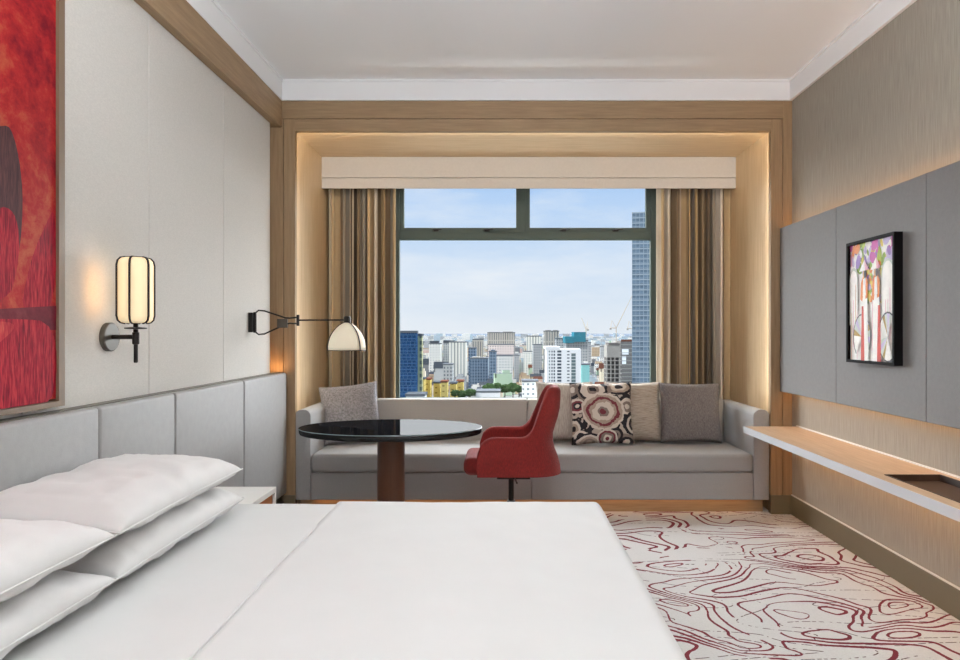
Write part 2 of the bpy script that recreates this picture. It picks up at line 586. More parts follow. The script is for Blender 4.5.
def lathe(bm, cx, cy, prof, n=32, sx=1.0, sy=1.0):
    """prof: list of (radius, z) from bottom to top"""
    rings = []
    for (r, z) in prof:
        if r < 1e-6: rings.append([bm.verts.new((cx, cy, z))])
        else: rings.append([bm.verts.new((cx + r * sx * math.cos(2 * pi * k / n), cy + r * sy * math.sin(2 * pi * k / n), z)) for k in range(n)])
    for A, B in zip(rings, rings[1:]):
        for k in range(n):
            a, b = A[k % len(A)], A[(k + 1) % n % len(A)]
            c, d = B[(k + 1) % n % len(B)], B[k % len(B)]
            q = []
            for v in (a, b, c, d):
                if v not in q: q.append(v)
            if len(q) > 2: bm.faces.new(q)
    for rr, rev in ((rings[0], True), (rings[-1], False)):
        if len(rr) > 2: bm.faces.new(list(reversed(rr)) if rev else rr)
    return bm


def lath(name, cx, cy, prof, mat, parent, n=32, sx=1.0, sy=1.0, **kw):
    bm = bmesh.new(); lathe(bm, cx, cy, prof, n, sx, sy)
    return obj(name, bm, mat, parent, smooth=True, auto=40, **kw)


def tub(name, pts, r, mat, parent, n=10, closed=False, **kw):
    bm = bmesh.new(); tube(bm, pts, r, n, closed)
    return obj(name, bm, mat, parent, smooth=True, auto=50, **kw)


def cushion_bm(a, b, t, nu=28, nv=24, pinch=0.05, wr=0.006, seed=0, corner=0.55, bot=1.0):
    """soft cushion lying in local XZ, half sizes a (x), b (z), half thickness t (y)"""
    bm = bmesh.new()
    grid = {}
    for side in (1, -1):
        for i in range(nu + 1):
            for j in range(nv + 1):
                u = -1 + 2 * i / nu; v = -1 + 2 * j / nv
                edge = i in (0, nu) or j in (0, nv)
                if side == -1 and edge:
                    grid[(side, i, j)] = grid[(1, i, j)]; continue
                # ease towards edges for a round profile
                us = math.sin(u * pi / 2) * 0.6 + u * 0.4; vs = math.sin(v * pi / 2) * 0.6 + v * 0.4
                x = a * us * (1 - pinch * (1 - vs * vs)); z = b * vs * (1 - pinch * (1 - us * us))
                th = t * (max(0, 1 - us ** 4) * max(0, 1 - vs ** 4)) ** corner
                nz_ = mnoise.noise(Vector((x * 9 + seed * 3.1, z * 9, side + seed)))
                nz2 = mnoise.noise(Vector((x * 24 + seed, z * 24, 3 * side + seed)))
                y = (th if side > 0 else -th * bot) + (0 if edge else wr * (nz_ + 0.4 * nz2) * side)
                grid[(side, i, j)] = bm.verts.new((x, y, z))
    for side in (1, -1):
        for i in range(nu):
            for j in range(nv):
                q = [grid[(side, i, j)], grid[(side, i + 1, j)], grid[(side, i + 1, j + 1)], grid[(side, i, j + 1)]]
                bm.faces.new(q if side == -1 else list(reversed(q)))
    return bm


def mesh_from(bm, name, mat):
    bmesh.ops.recalc_face_normals(bm, faces=bm.faces[:])
    me = bpy.data.meshes.new(name); bm.to_mesh(me); bm.free()
    for p in me.polygons: p.use_smooth = True
    me.materials.append(MATS[mat])
    return me


def piping(a, b, pinch, r=0.004, n=24):
    pts = []
    for k in range(4):
        for i in range(n):
            q = -1 + 2 * i / n
            u, v = [(q, -1), (1, q), (-q, 1), (-1, -q)][k]
            us = math.sin(u * pi / 2) * 0.6 + u * 0.4; vs = math.sin(v * pi / 2) * 0.6 + v * 0.4
            pts.append((a * us * (1 - pinch * (1 - vs * vs)), 0, b * vs * (1 - pinch * (1 - us * us))))
    bm = bmesh.new(); tube(bm, pts, r, 6, True)
    return bm


def paper(name, shapes, place, parent, step=0.0006, base=0.0):
    """flat printed shapes: list of (material, [(u, v), ...]); place(u, v, h) -> world. One mesh, layers in order."""
    bm = bmesh.new(); mats = []
    for k, (m, pts) in enumerate(shapes):
        if m not in mats: mats.append(m)
        vs = [bm.verts.new(place(u, v, base + step * (k + 1))) for u, v in pts]
        f = bm.faces.new(vs); f.material_index = mats.index(m)
    o0 = root_loc(parent)
    for v in bm.verts: v.co -= o0
    bmesh.ops.triangulate(bm, faces=bm.faces[:])
    me = bpy.data.meshes.new(name); bm.to_mesh(me); bm.free()
    for m in mats: me.materials.append(MATS[m])
    o = bpy.data.objects.new(name, me); C.objects.link(o); o.parent = parent
    return o


def ell(cx, cy, rx, ry, n=20, a0=0.0, a1=2 * pi, rot=0.0):
    out = []
    for k in range(n):
        t = a0 + (a1 - a0) * k / (n if a1 - a0 > 6.28 else n - 1)
        x, y = rx * math.cos(t), ry * math.sin(t)
        out.append((cx + x * math.cos(rot) - y * math.sin(rot), cy + x * math.sin(rot) + y * math.cos(rot)))
    return out


# ================================================================== ROOM SHELL
YF = -2.3       # wall behind the camera
YW = 6.36       # window wall
box('floor', (XL - 0.1, XR + 0.1, YF - 0.1, YW + 0.2, -0.15, 0.0), 'carpet',
    label='pale carpet with burgundy contour lines covering the floor', cat='carpet', kind='structure')
box('ceiling', (XL - 0.1, XR + 0.1, YF - 0.1, YB + 0.1, ZC, ZC + 0.2), 'ceiling_paint',
    label='smooth white painted ceiling', cat='ceiling', kind='structure')
box('wall_front', (XL - 0.1, XR + 0.1, YF - 0.15, YF, 0, ZC), 'wall_paint',
    label='plain beige wall opposite the window', cat='wall', kind='structure')
wl = thing('wall_left', 'wall of pale linen panels with fine joints above the headboard', 'wall', (XL, 2, 0), kind='structure')
box('wall_body', (XL - 0.1, XL, YF, YB + 0.02, 0, ZC), 'wall_paint', wl)
seams = [-2.28, -1.06, -0.18, 0.68, 1.56, 2.44, 3.314, 4.197, 5.034]
for a, b in zip(seams, seams[1:]):
    box('wall_panel', (XL, -1.70, a + 0.002, b - 0.002, 0.0, 2.883), 'linen_panel', wl, bev=0.003)
box('wall_right', (XR, XR + 0.1, YF, YB + 0.02, 0, ZC), 'grass_cloth',
    label='wall covered in beige textured grasscloth', cat='wall', kind='structure')

# timber beam at the top of the left wall, crown mouldings, baseboards
box('trim_1', (XL, -1.65, YF, YB - 0.001, 2.884, 3.083), 'wood_y', bev=0.002,
    label='oak beam running along the top of the panelled wall', cat='beam', kind='structure')
zb = 3.083
tr = thing('trim_2', 'white crown moulding around the edge of the ceiling', 'moulding', (0, YB, zb), kind='structure')
for nm, b in (('moulding', (XL, -1.645, YF, YB, zb, ZC)), ('moulding', (XR - 0.022, XR, YF, YB, zb, ZC)),
              ('moulding', (-1.645, XR - 0.022, YB - 0.012, YB + 0.1, zb, ZC)),
              ('moulding', (-1.645, XR - 0.022, YF, YF + 0.03, zb, ZC))):
    box(nm, b, 'crown_paint', tr, bev=0.002)
for nm, b in (('bead', (-1.645, -1.635, YF + .03, YB - .012, ZC - 0.016, ZC)), ('bead', (XR - 0.032, XR - 0.022, YF + .03, YB - .012, ZC - 0.016, ZC)),
              ('bead', (-1.635, XR - 0.032, YB - 0.022, YB - 0.012, ZC - 0.016, ZC))):
    box(nm, b, 'crown_paint', tr)
bb = thing('baseboard_right', 'bronze coloured baseboard along the grasscloth wall', 'baseboard', (XR, 2, 0), kind='structure')
box('board', (XR - 0.016, XR, YF, YB - 0.005, 0, 0.14), 'baseboard_paint', bb, bev=0.002)
box('top_bead', (XR - 0.010, XR, YF, YB - 0.005, 0.14, 0.147), 'white_paint', bb)

# oak frame around the window bay: boards with a shadow groove
G = 0.004
tf = thing('trim_3', 'oak frame around the window bay', 'frame', (0.2, YB, 0), kind='structure')
oxl, oxr, ozt = XL, XR, zb - 0.001
gxl, gxr, gzt = -1.637, 2.086, 2.947
ixl, ixr, izt = -1.552, 2.0, 2.857
for b, m in (((oxl, gxl - G, YB, YB + 0.05, 0.14, ozt), 'wood_z'), ((gxr + G, oxr, YB, YB + 0.05, 0.14, ozt), 'wood_z'),
             ((gxl - G, gxr + G, YB, YB + 0.05, gzt + G, ozt), 'wood_x'),
             ((gxl, ixl, YB, YB + 0.05, 0.14, gzt), 'wood_z'), ((ixr, gxr, YB, YB + 0.05, 0.14, gzt), 'wood_z'),
             ((ixl, ixr, YB, YB + 0.05, izt, gzt), 'wood_x')):
    box('board', b, m, tf, bev=0.0015)
box('groove', (oxl, gxl + 0.03, YB + 0.02, YB + 0.06, 0.14, ozt), 'dark_wood', tf)
box('groove', (gxr - 0.03, oxr, YB + 0.02, YB + 0.06, 0.14, ozt), 'dark_wood', tf)
box('groove', (gxl + 0.03, gxr - 0.03, YB + 0.02, YB + 0.06, gzt - 0.03, ozt), 'dark_wood', tf)
box('plinth_block', (oxl, ixl, YB - 0.008, YB + 0.05, 0, 0.14), 'baseboard_paint', tf)
box('plinth_block', (ixr, oxr, YB - 0.008, YB + 0.05, 0, 0.14), 'baseboard_paint', tf)

# bay lining (reveals) and window wall
LIP = 0.022
rv = thing('trim_4', 'oak lining of the window bay with brightness put into its colour', 'lining', (0.2, 5.7, 0), kind='structure')
box('side_lining', (ixl - LIP - 0.05, ixl - LIP, YB + 0.05, YW, 0, izt + 0.06), 'lit_oak_z', rv)
box('side_lining', (ixr + LIP, ixr + LIP + 0.05, YB + 0.05, YW, 0, izt + 0.06), 'lit_oak_z', rv)
box('soffit', (ixl - LIP, ixr + LIP, YB + 0.05, YW, izt + LIP, izt + 0.07), 'lit_oak_x', rv)
box('roof_slab', (XL - 0.1, XR + 0.1, YB + 0.05, YW + 0.2, izt + 0.07, ZC + 0.2), 'wall_paint', rv)
WX0, WX1, WZ0, WZ1 = -1.06, 1.46, 0.70, 2.78
ww = thing('wall_window', 'wall around the window behind the curtains', 'wall', (0.2, YW, 0), kind='structure')
box('wall_pier', (XL - 0.1, WX0, YW, YW + 0.2, 0, izt + 0.07), 'wall_paint', ww)
box('wall_pier', (WX1, XR + 0.1, YW, YW + 0.2, 0, izt + 0.07), 'wall_paint', ww)
box('wall_spandrel', (WX0, WX1, YW, YW + 0.2, 0, WZ0), 'wall_paint', ww)
box('wall_lintel', (WX0, WX1, YW, YW + 0.2, WZ1, izt + 0.07), 'wall_paint', ww)
# linings' outer shells keep daylight out of the gaps
for b in ((XL - 0.1, ixl - LIP - 0.05, YB + 0.05, YW + 0.2, 0, izt + 0.07), (ixr + LIP + 0.05, XR + 0.1, YB + 0.05, YW + 0.2, 0, izt + 0.07)):
    box('masonry', b, 'wall_paint', rv)

# LED strips behind the lip of the frame washing the bay lining
area('bay_led_light', ((ixl + ixr) / 2, YB + 0.056, izt + 0.006), 0.010, 3.4, (0, 0.9, 0.45), 8, 4300, (1, 0, 0))
area('bay_led_light', (ixl - 0.006, YB + 0.056, 1.80), 0.010, 2.0, (-0.45, 0.9, 0), 4, 4300, (0, 0, 1))
area('bay_led_light', (ixr + 0.006, YB + 0.056, 1.80), 0.010, 2.0, (0.45, 0.9, 0), 4, 4300, (0, 0, 1))

# ------------------------------------------------------------------ window
wn = thing('window_1', 'dark green metal window with two top lights over a wide pane', 'window', (0.2, YW, WZ0), kind='structure')
wy0, wy1 = 6.285, 6.346
MX0, MX1 = 0.12, 0.245           # mullion between the top lights
TZ0, TZ1 = 2.20, 2.31            # transom
for nm, b in (('jamb', (WX0, -0.945, wy0, wy1, WZ0, WZ1)), ('jamb', (1.345, WX1, wy0, wy1, WZ0, WZ1)),
              ('sill_rail', (-0.945, 1.345, wy0, wy1, WZ0, WZ0 + 0.06)), ('head_rail', (-0.945, 1.345, wy0, wy1, WZ1 - 0.05, WZ1)),
              ('transom', (-0.945, 1.345, wy0, wy1, TZ0, TZ1 - 0.04)), ('mullion', (MX0 + 0.04, MX1 - 0.04, wy0, wy1, TZ1 - 0.04, WZ1 - 0.05))):
    box(nm, b, 'window_metal', wn, bev=0.003)
for (a, b) in ((-0.945, MX0 + 0.04), (MX1 - 0.04, 1.345)):
    # opening top light: a sash of four rails
    bm = bmesh.new()
    z0, z1 = TZ1 - 0.04, WZ1 - 0.05
    for q in ((a, a + 0.04, z0, z1), (b - 0.04, b, z0, z1), (a + 0.04, b - 0.04, z0, z0 + 0.04), (a + 0.04, b - 0.04, z1 - 0.04, z1)):
        bx(bm, q[0], q[1], wy0 + 0.012, wy1 - 0.003, q[2], q[3])
    sash = obj('sash', bm, 'window_metal', wn)
    box('pane', (a + 0.04, b - 0.04, 6.335, 6.341, z0 + 0.04, z1 - 0.04), 'window_glass', wn)
    for hx in (a + (b - a) * 0.30, a + (b - a) * 0.72):
        bm = bmesh.new()
        bx(bm, hx - 0.028, hx + 0.028, wy0 - 0.006, wy0 + 0.012, z0 + 0.006, z0 + 0.022, 0.003)
        tube(bm, [(hx - 0.02, wy0 - 0.004, z0 + 0.014), (hx - 0.02, wy0 - 0.03, z0 + 0.016), (hx + 0.06, wy0 - 0.034, z0 + 0.022)], 0.006, 8)
        obj('handle', bm, 'black_metal', sash)
box('pane', (-0.945, 1.345, 6.335, 6.341, WZ0 + 0.06, TZ0), 'window_glass', wn)

# pelmet
pm = thing('window_pelmet', 'beige fabric pelmet box over the curtains', 'pelmet', (0.22, 6.0, 2.607))
box('front_board', (-1.582, 2.030, 5.99, 6.012, 2.699, 2.888), 'pelmet_fabric', pm, bev=0.003)
box('lower_band', (-1.582, 2.030, 5.994, 6.012, 2.607, 2.695), 'pelmet_fabric', pm, bev=0.003)
box('back_board', (-1.582, 2.030, 6.012, 6.022, 2.62, 2.888), 'pelmet_fabric', pm)

# curtains
PAL = [((196, 170, 130), 3), ((206, 190, 166), 2), ((126, 106, 80), 3), ((88, 74, 58), 1.5), ((168, 142, 100), 3), ((214, 202, 184), 1.2), ((142, 133, 119), 1.5), ((76, 66, 54), 1)]


def curtain(x0, x1, seed, label):
    rr = random.Random(seed)
    n = 420
    bm = bmesh.new()
    lay = bm.loops.layers.float_color.new('stripe')
    cols = []
    while len(cols) < n + 40:
        c, wgt = rr.choices(PAL, [p[1] for p in PAL])[0]
        cols += [c] * rr.choice((8, 12, 16, 22, 30))
    folds = []
    ph = 0
    for i in range(n + 1):
        t = i / n
        ph += (2 * pi * (9.5 + 3.5 * math.sin(t * 9 + seed))) / n
        folds.append(ph)
    cl = []
    zs = [0.02, 0.8, 1.6, 2.2, 2.62, 2.84]
    for i in range(n + 1):
        t = i / n
        row = []
        for z in zs:
            amp = 0.052 if z < 2.6 else 0.045
            y = 6.155 + amp * math.sin(folds[i]) + 0.012 * math.sin(folds[i] * 0.37 + seed + z * 0.3)
            x = x0 + (x1 - x0) * t + 0.016 * math.sin(2 * folds[i]) * (0.8 + 0.1 * z)
            row.append(bm.verts.new((x, y, z)))
        cl.append(row)
    for i in range(n):
        for j in range(len(zs) - 1):
            f = bm.faces.new((cl[i][j], cl[i + 1][j], cl[i + 1][j + 1], cl[i][j + 1]))
            for lp in f.loops: lp[lay] = lin(cols[i])
    o = obj('curtain', bm, 'curtain_stripe', None, smooth=True, label=label, cat='curtain', group='curtains beside the window')
    md = o.modifiers.new('thick', 'SOLIDIFY'); md.thickness = 0.004
    return o


curtain(-1.555, -0.955, 3, 'brown striped pleated curtain beside the blue glass tower view')
curtain(1.375, 2.005, 8, 'brown striped pleated curtain beside the tall grey glass tower view')

# ================================================================== RIGHT WALL
fp = thing('feature_panel', 'long grey leather wall panel with glowing edges above the shelf', 'wall panel', (2.11, 2, 0.915))
ps = [-1.1, -0.2, 0.70, 1.58, 2.46, 3.362, 4.272, 5.14]
for a, b in zip(ps, ps[1:]):
    box('panel', (2.062, 2.086, a + 0.0015, b - 0.0015, 0.915, 2.13), 'grey_leather', fp, bev=0.003)
box('batten', (2.086, 2.157, -1.0, 5.05, 1.05, 2.0), 'dark_wood', fp)
for z, dz in ((2.06, 1), (0.985, -1)):
    box('led_strip', (2.118, 2.128, -1.05, 5.12, z - 0.004, z + 0.004), 'lamp_diffuser', fp)
area('panel_led_light', (2.128, 2.1, 2.09), 0.02, 6.0, (0.25, 0, 1), 7, 2200)
area('panel_led_light', (2.128, 2.1, 0.955), 0.02, 6.0, (0.25, 0, -1), 5.5, 2200)

# floating shelf with a tray recess
sh = thing('floating_shelf', 'long floating wooden shelf with pale front edge under the grey wall panel', 'shelf', (1.95, 2.5, 0.62))
zt, zl = 0.665, 0.62
SX, SY0, SY1 = 1.765, -0.8, 5.06
tx0, tx1, ty0, ty1 = 1.84, 2.11, 2.62, 3.33
bm = bmesh.new()
for b in ((SX + 0.004, XR, ty1, SY1, zl, zt), (SX + 0.004, XR, SY0, ty0, zl, zt), (SX + 0.004, tx0, ty0, ty1, zl, zt), (tx1, XR, ty0, ty1, zl, zt),
          (tx0, tx1, ty0, ty1, zl, zl + 0.012)):
    bx(bm, *b)
obj('board', bm, 'shelf_wood', sh)
P('edge_laminate', (206, 209, 214), 0.4)
box('front_edge', (SX - 0.002, SX + 0.004, SY0, SY1, zl, zt + 0.001), 'edge_laminate', sh, label='pale grey laminate front edge')
box('back_edge', (XR - 0.008, XR, SY0, SY1, zt, zt + 0.008), 'white_paint', sh)
ut = bmesh.new()
bx(ut, tx0, tx1, ty0, ty1, zl + 0.012, zl + 0.016)
for b in ((tx0, tx0 + 0.006, ty0, ty1), (tx1 - 0.006, tx1, ty0, ty1), (tx0 + .006, tx1 - .006, ty0, ty0 + 0.006), (tx0 + .006, tx1 - .006, ty1 - 0.006, ty1)):
    bx(ut, b[0], b[1], b[2], b[3], zl + 0.016, zt + 0.003)
obj('tray', ut, 'tray_leather', sh, label='dark brown leather tray let into the shelf')
area('shelf_led_light', (2.02, 2.1, zl - 0.008), 0.02, 5.8, (1, 0, -0.75), 11, 2200)
box('led_strip', (2.01, 2.03, -0.8, 5.0, zl - 0.004, zl), 'lamp_diffuser', sh)

# framed picture
pf = thing('framed_picture', 'black framed print of two women in conical hats with bicycles', 'picture', (2.08, 3.84, 1.178))
py0, py1, pz0, pz1, fx0, fx1 = 3.558, 4.054, 1.180, 1.874, 2.016, 2.062
fw = 0.016
bm = bmesh.new()
bx(bm, fx0, fx1, py0, py0 + fw, pz0, pz1); bx(bm, fx0, fx1, py1 - fw, py1, pz0, pz1)
bx(bm, fx0, fx1, py0 + fw, py1 - fw, pz0, pz0 + fw); bx(bm, fx0, fx1, py0 + fw, py1 - fw, pz1 - fw, pz1)
obj('frame', bm, 'picture_black', pf)
for nm, c in (('p_white', (250, 248, 243)), ('p_red', (206, 62, 44)), ('p_orange', (232, 140, 70)), ('p_yellow', (226, 204, 84)), ('p_green', (138, 170, 62)),
              ('p_lime', (188, 206, 84)), ('p_violet', (156, 122, 190)), ('p_magenta', (206, 96, 176)), ('p_pink', (236, 178, 196)), ('p_grey', (70, 68, 74)),
              ('p_tunic', (252, 250, 244)), ('p_tan', (212, 168, 120)), ('p_ochre', (170, 138, 58)), ('p_pale', (206, 214, 206)), ('p_dark', (58, 48, 50)), ('p_lilac', (204, 190, 224))):
    P(nm, c, 0.6, 0.12, 30)
PW, PH = py1 - py0 - 2 * fw, pz1 - pz0 - 2 * fw


def pp(u, v, h):        # u from the window side (0) to the near side (1), v from bottom to top
    return Vector((fx0 + 0.018 - h, py1 - fw - u * PW, pz0 + fw + v * PH))


rp_ = random.Random(5)
shp = [('p_white', [(0, 0), (1, 0), (1, 1), (0, 1)])]
for k in range(90):
    cx, cy = rp_.random(), 0.70 + 0.34 * rp_.random() ** 0.8
    rx = 0.03 + 0.06 * rp_.random()
    pts = [(min(1, max(0, x)), min(1, max(0, y))) for x, y in ell(cx, cy, rx, rx * 0.62, 9, rot=rp_.random() * 3)]
    shp.append((rp_.choice(['p_violet', 'p_violet', 'p_lilac', 'p_lime', 'p_green', 'p_pink', 'p_magenta', 'p_white', 'p_white', 'p_yellow', 'p_orange', 'p_lilac']), pts))
for k in range(40):     # foliage between the figures
    cx, cy = 0.34 + 0.40 * rp_.random(), 0.50 + 0.26 * rp_.random()
    shp.append((rp_.choice(['p_yellow', 'p_lime', 'p_orange', 'p_tan', 'p_green', 'p_white', 'p_lilac']), ell(cx, cy, 0.022 + 0.02 * rp_.random(), 0.02 + 0.02 * rp_.random(), 8)))
# white arches behind
shp.append(('p_pale', ell(0.10, 0.70, 0.10, 0.10, 14, 0, pi) + [(0.0, 0.30), (0.20, 0.30)]))
shp.append(('p_tunic', ell(0.10, 0.69, 0.085, 0.085, 14, 0, pi) + [(0.015, 0.30), (0.185, 0.30)]))
shp.append(('p_pale', ell(0.86, 0.72, 0.13, 0.11, 14, 0, pi) + [(0.73, 0.30), (0.99, 0.30)]))
shp.append(('p_tunic', ell(0.86, 0.71, 0.11, 0.10, 14, 0, pi) + [(0.75, 0.30), (0.97, 0.30)]))
for k in range(16):     # pale vertical washes in the arches and on the ground
    cx = rp_.choice([0.04, 0.08, 0.13, 0.17, 0.80, 0.85, 0.9, 0.95, 0.5, 0.52]) + 0.02 * rp_.random()
    z0_ = rp_.random() * 0.25
    shp.append((rp_.choice(['p_pale', 'p_pink', 'p_lime', 'p_white', 'p_tan']), [(cx, z0_), (cx + 0.012, z0_), (cx + 0.014, z0_ + 0.4), (cx + 0.004, z0_ + 0.42)]))


def wheel(cx, cy, rx, ry, a0, a1):
    out = []
    for k in range(15):
        t = a0 + (a1 - a0) * k / 15
        t2 = a0 + (a1 - a0) * (k + 1) / 15
        out.append((['p_pale', 'p_ochre', 'p_white', 'p_lilac', 'p_tunic', 'p_white', 'p_pale', 'p_tunic'][(k * 3) % 8],
                    [(cx, cy), (cx + rx * math.cos(t), cy + ry * math.sin(t)), (cx + rx * math.cos(t2), cy + ry * math.sin(t2))]))
        out.append(('p_grey', [(cx + rx * math.cos(t), cy + ry * math.sin(t)), (cx + rx * math.cos(t2), cy + ry * math.sin(t2)),
                               (cx + rx * 1.07 * math.cos(t2), cy + ry * 1.07 * math.sin(t2)), (cx + rx * 1.07 * math.cos(t), cy + ry * 1.07 * math.sin(t))]))
    return out


shp += wheel(0.30, 0.20, 0.19, 0.185, -0.6, 4.0)
shp += wheel(0.87, 0.20, 0.19, 0.19, 1.1, 5.2)
shp = [(m, [(min(1, max(0, x)), min(1, max(0, y))) for x, y in p]) for m, p in shp]
for (c, o_) in ((0.36, 1), (0.62, 1)):
    # long white tunic, red trousers panel, arms, face, conical hat
    shp.append(('p_tunic', [(c - 0.07, 0.0), (c + 0.10, 0.0), (c + 0.075, 0.55), (c + 0.05, 0.62), (c - 0.03, 0.62), (c - 0.06, 0.52)]))
    r0 = c - 0.075 if c < 0.5 else c + 0.03
    shp.append(('p_red', [(r0, 0.0), (r0 + 0.085, 0.0), (r0 + 0.065, 0.46), (r0 + 0.02, 0.46)]))
    shp.append(('p_orange', [(c - 0.09, 0.52), (c - 0.04, 0.50), (c + 0.0, 0.62), (c - 0.02, 0.72), (c - 0.07, 0.66)]))
    shp.append(('p_orange', [(c + 0.03, 0.52), (c + 0.08, 0.53), (c + 0.09, 0.66), (c + 0.04, 0.72), (c + 0.02, 0.62)]))
    shp.append(('p_tan', ell(c + 0.0, 0.735, 0.035, 0.035, 12)))
    shp.append(('p_dark', ell(c + 0.025, 0.735, 0.03, 0.045, 12)))
    shp.append(('p_tunic', [(c - 0.03, 0.55), (c + 0.04, 0.55), (c + 0.03, 0.70), (c - 0.02, 0.69)]))
    shp.append(('p_white', [(c - 0.12, 0.755), (c + 0.11, 0.765), (c + 0.01, 0.855)]))
    shp.append(('p_pink', [(c + 0.02, 0.76), (c + 0.11, 0.765), (c + 0.01, 0.855)]))
paper('print', shp, pp, pf, 0.00004)
box('backing', (fx0 + 0.020, fx1, py0 + fw, py1 - fw, pz0 + fw, pz1 - fw), 'p_white', pf)

# ================================================================== LEFT WALL
# large red painting
PX = -1.66
pt = thing('red_painting', 'large red flower painting in a thin wooden frame above the bed', 'painting', (-1.68, 1.7, 1.075))
qy0, qy1, qz0, qz1 = 0.55, 2.615, 1.075, 2.78
box('canvas', (-1.70, PX - 0.012, qy0 + 0.03, qy1 - 0.03, qz0 + 0.03, qz1 - 0.03), 'paint_mottled', pt)
bm = bmesh.new()
for b in ((qy0, qy0 + 0.035, qz0, qz1), (qy1 - 0.035, qy1, qz0, qz1), (qy0 + .035, qy1 - .035, qz0, qz0 + 0.02), (qy0 + .035, qy1 - .035, qz1 - 0.035, qz1)):
    bx(bm, -1.70, PX, b[0], b[1], b[2], b[3])
obj('frame', bm, 'painting_edge', pt)


def lw(x, y):           # a spot on the canvas plane read off the photograph -> (depth, height)
    d = F * 1.672 / (503 - x)
    return (min(qy1 - 0.035, d), max(qz0 + 0.02, EYE + (333 - y) * d / F))


def poly(pts): return [lw(*p) for p in pts]


petals = [
    ('paint_petal', poly([(60, 204), (45, 226), (34, 250), (26, 280), (20, 312), (58, 312)]) ),
    ('paint_petal_dark', poly([(6, 122), (14, 136), (20, 165), (23, 200), (20, 250), (10, 290), (-10, 310), (-60, 318), (-95, 260), (-70, 190), (-30, 140)])),
    ('paint_petal', poly([(-4, 205), (14, 210), (20, 240), (16, 275), (8, 300), (-60, 318), (-95, 280)])),
    ('paint_shadow', poly([(-95, 314), (58, 306), (58, 330), (-95, 330)])),
    ('paint_petal', poly([(-95, 322), (10, 318), (58, 322), (58, 404), (30, 409), (-95, 430)])),
    ('paint_petal_bright', poly([(-95, 326), (-10, 320), (20, 324), (-10, 350), (-50, 390), (-95, 415)])),
    ('paint_petal_dark', [(0.7, 2.0), (0.95, 2.5), (1.2, 2.2), (1.3, 1.8), (1.0, 1.5), (0.7, 1.6)]),
    ('paint_petal', [(0.62, 1.3), (0.9, 1.75), (1.4, 1.7), (1.75, 1.5), (1.8, 1.2), (0.62, 1.12)]),
]


def smooth_poly(p, it=2):
    for _ in range(it):
        q = []
        for i in range(len(p)):
            a, b = p[i], p[(i + 1) % len(p)]
            q.append((a[0] * .75 + b[0] * .25, a[1] * .75 + b[1] * .25)); q.append((a[0] * .25 + b[0] * .75, a[1] * .25 + b[1] * .75))
        p = q
    return p


petals = [(m, [(max(qy0 + 0.04, min(qy1 - 0.035, a)), max(qz0 + 0.022, min(qz1 - 0.04, b))) for a, b in (p if i in (3,) else smooth_poly(p))]) for i, (m, p) in enumerate(petals)]
paper('petals', petals, lambda u, v, h: Vector((PX - 0.012 + h, u, v)), pt, 0.0005)

# headboard
hb = thing('headboard', 'grey padded headboard of upright panels along the wall', 'headboard', (-1.65, 3, 0))
HX = -1.605
hs = [-0.10, 0.80, 1.50, 2.12, 2.748, 3.384, 4.281, 5.127]
for a, b in zip(hs, hs[1:]):
    box('panel', (-1.655, HX, a + 0.001, b - 0.001, 0.16, 1.056), 'headboard_leather', hb, bev=0.016, seg=4)
box('back_board', (-1.70, -1.655, -0.10, 5.127, 0.10, 1.058), 'bronze', hb)
box('base_rail', (-1.70, -1.63, -0.10, 5.127, 0.0, 0.10), 'dark_wood', hb)
area('headboard_led_light', (-1.68, 5.08, 1.064), 0.02, 0.08, (0, 0.3, 1), 0.35, 2200)

# ------------------------------------------------------------------ wall sconce
sc = thing('wall_sconce', 'lantern wall sconce with cream panelled shade beside the red painting', 'wall lamp', (-1.70, 2.965, 1.22))
cx, cy = -1.578, 2.965
bm = bmesh.new()
tube(bm, [(-1.70, cy, 1.333), (-1.682, cy, 1.333), (-1.678, cy, 1.333)], [0.062, 0.062, 0.058], 36)
obj('backplate', bm, 'grey_metal', sc, smooth=True, auto=40)
tub('arm', [(-1.68, cy, 1.333), (cx, cy, 1.333)], 0.010, 'black_metal', sc, 12)
lath('stem', cx, cy, [(0.006, 1.222), (0.0085, 1.226), (0.0085, 1.30), (0.014, 1.303), (0.014, 1.352), (0.010, 1.354), (0.010, 1.392)], 'black_metal', sc, 16)
lath('drip_plate', cx, cy, [(0.02, 1.366), (0.044, 1.368), (0.044, 1.373), (0.012, 1.376)], 'black_metal', sc, 24)
# hexagonal lantern
rot = math.radians(39)
zs_ = [(0.045, 1.392), (0.066, 1.396), (0.077, 1.406), (0.0815, 1.424), (0.0815, 1.640), (0.077, 1.659), (0.066, 1.670), (0.045, 1.674)]


def hexpt(k, r, z):
    r *= 0.885
    return Vector((cx + r * math.cos(rot + k * pi / 3), cy + r * math.sin(rot + k * pi / 3), z))


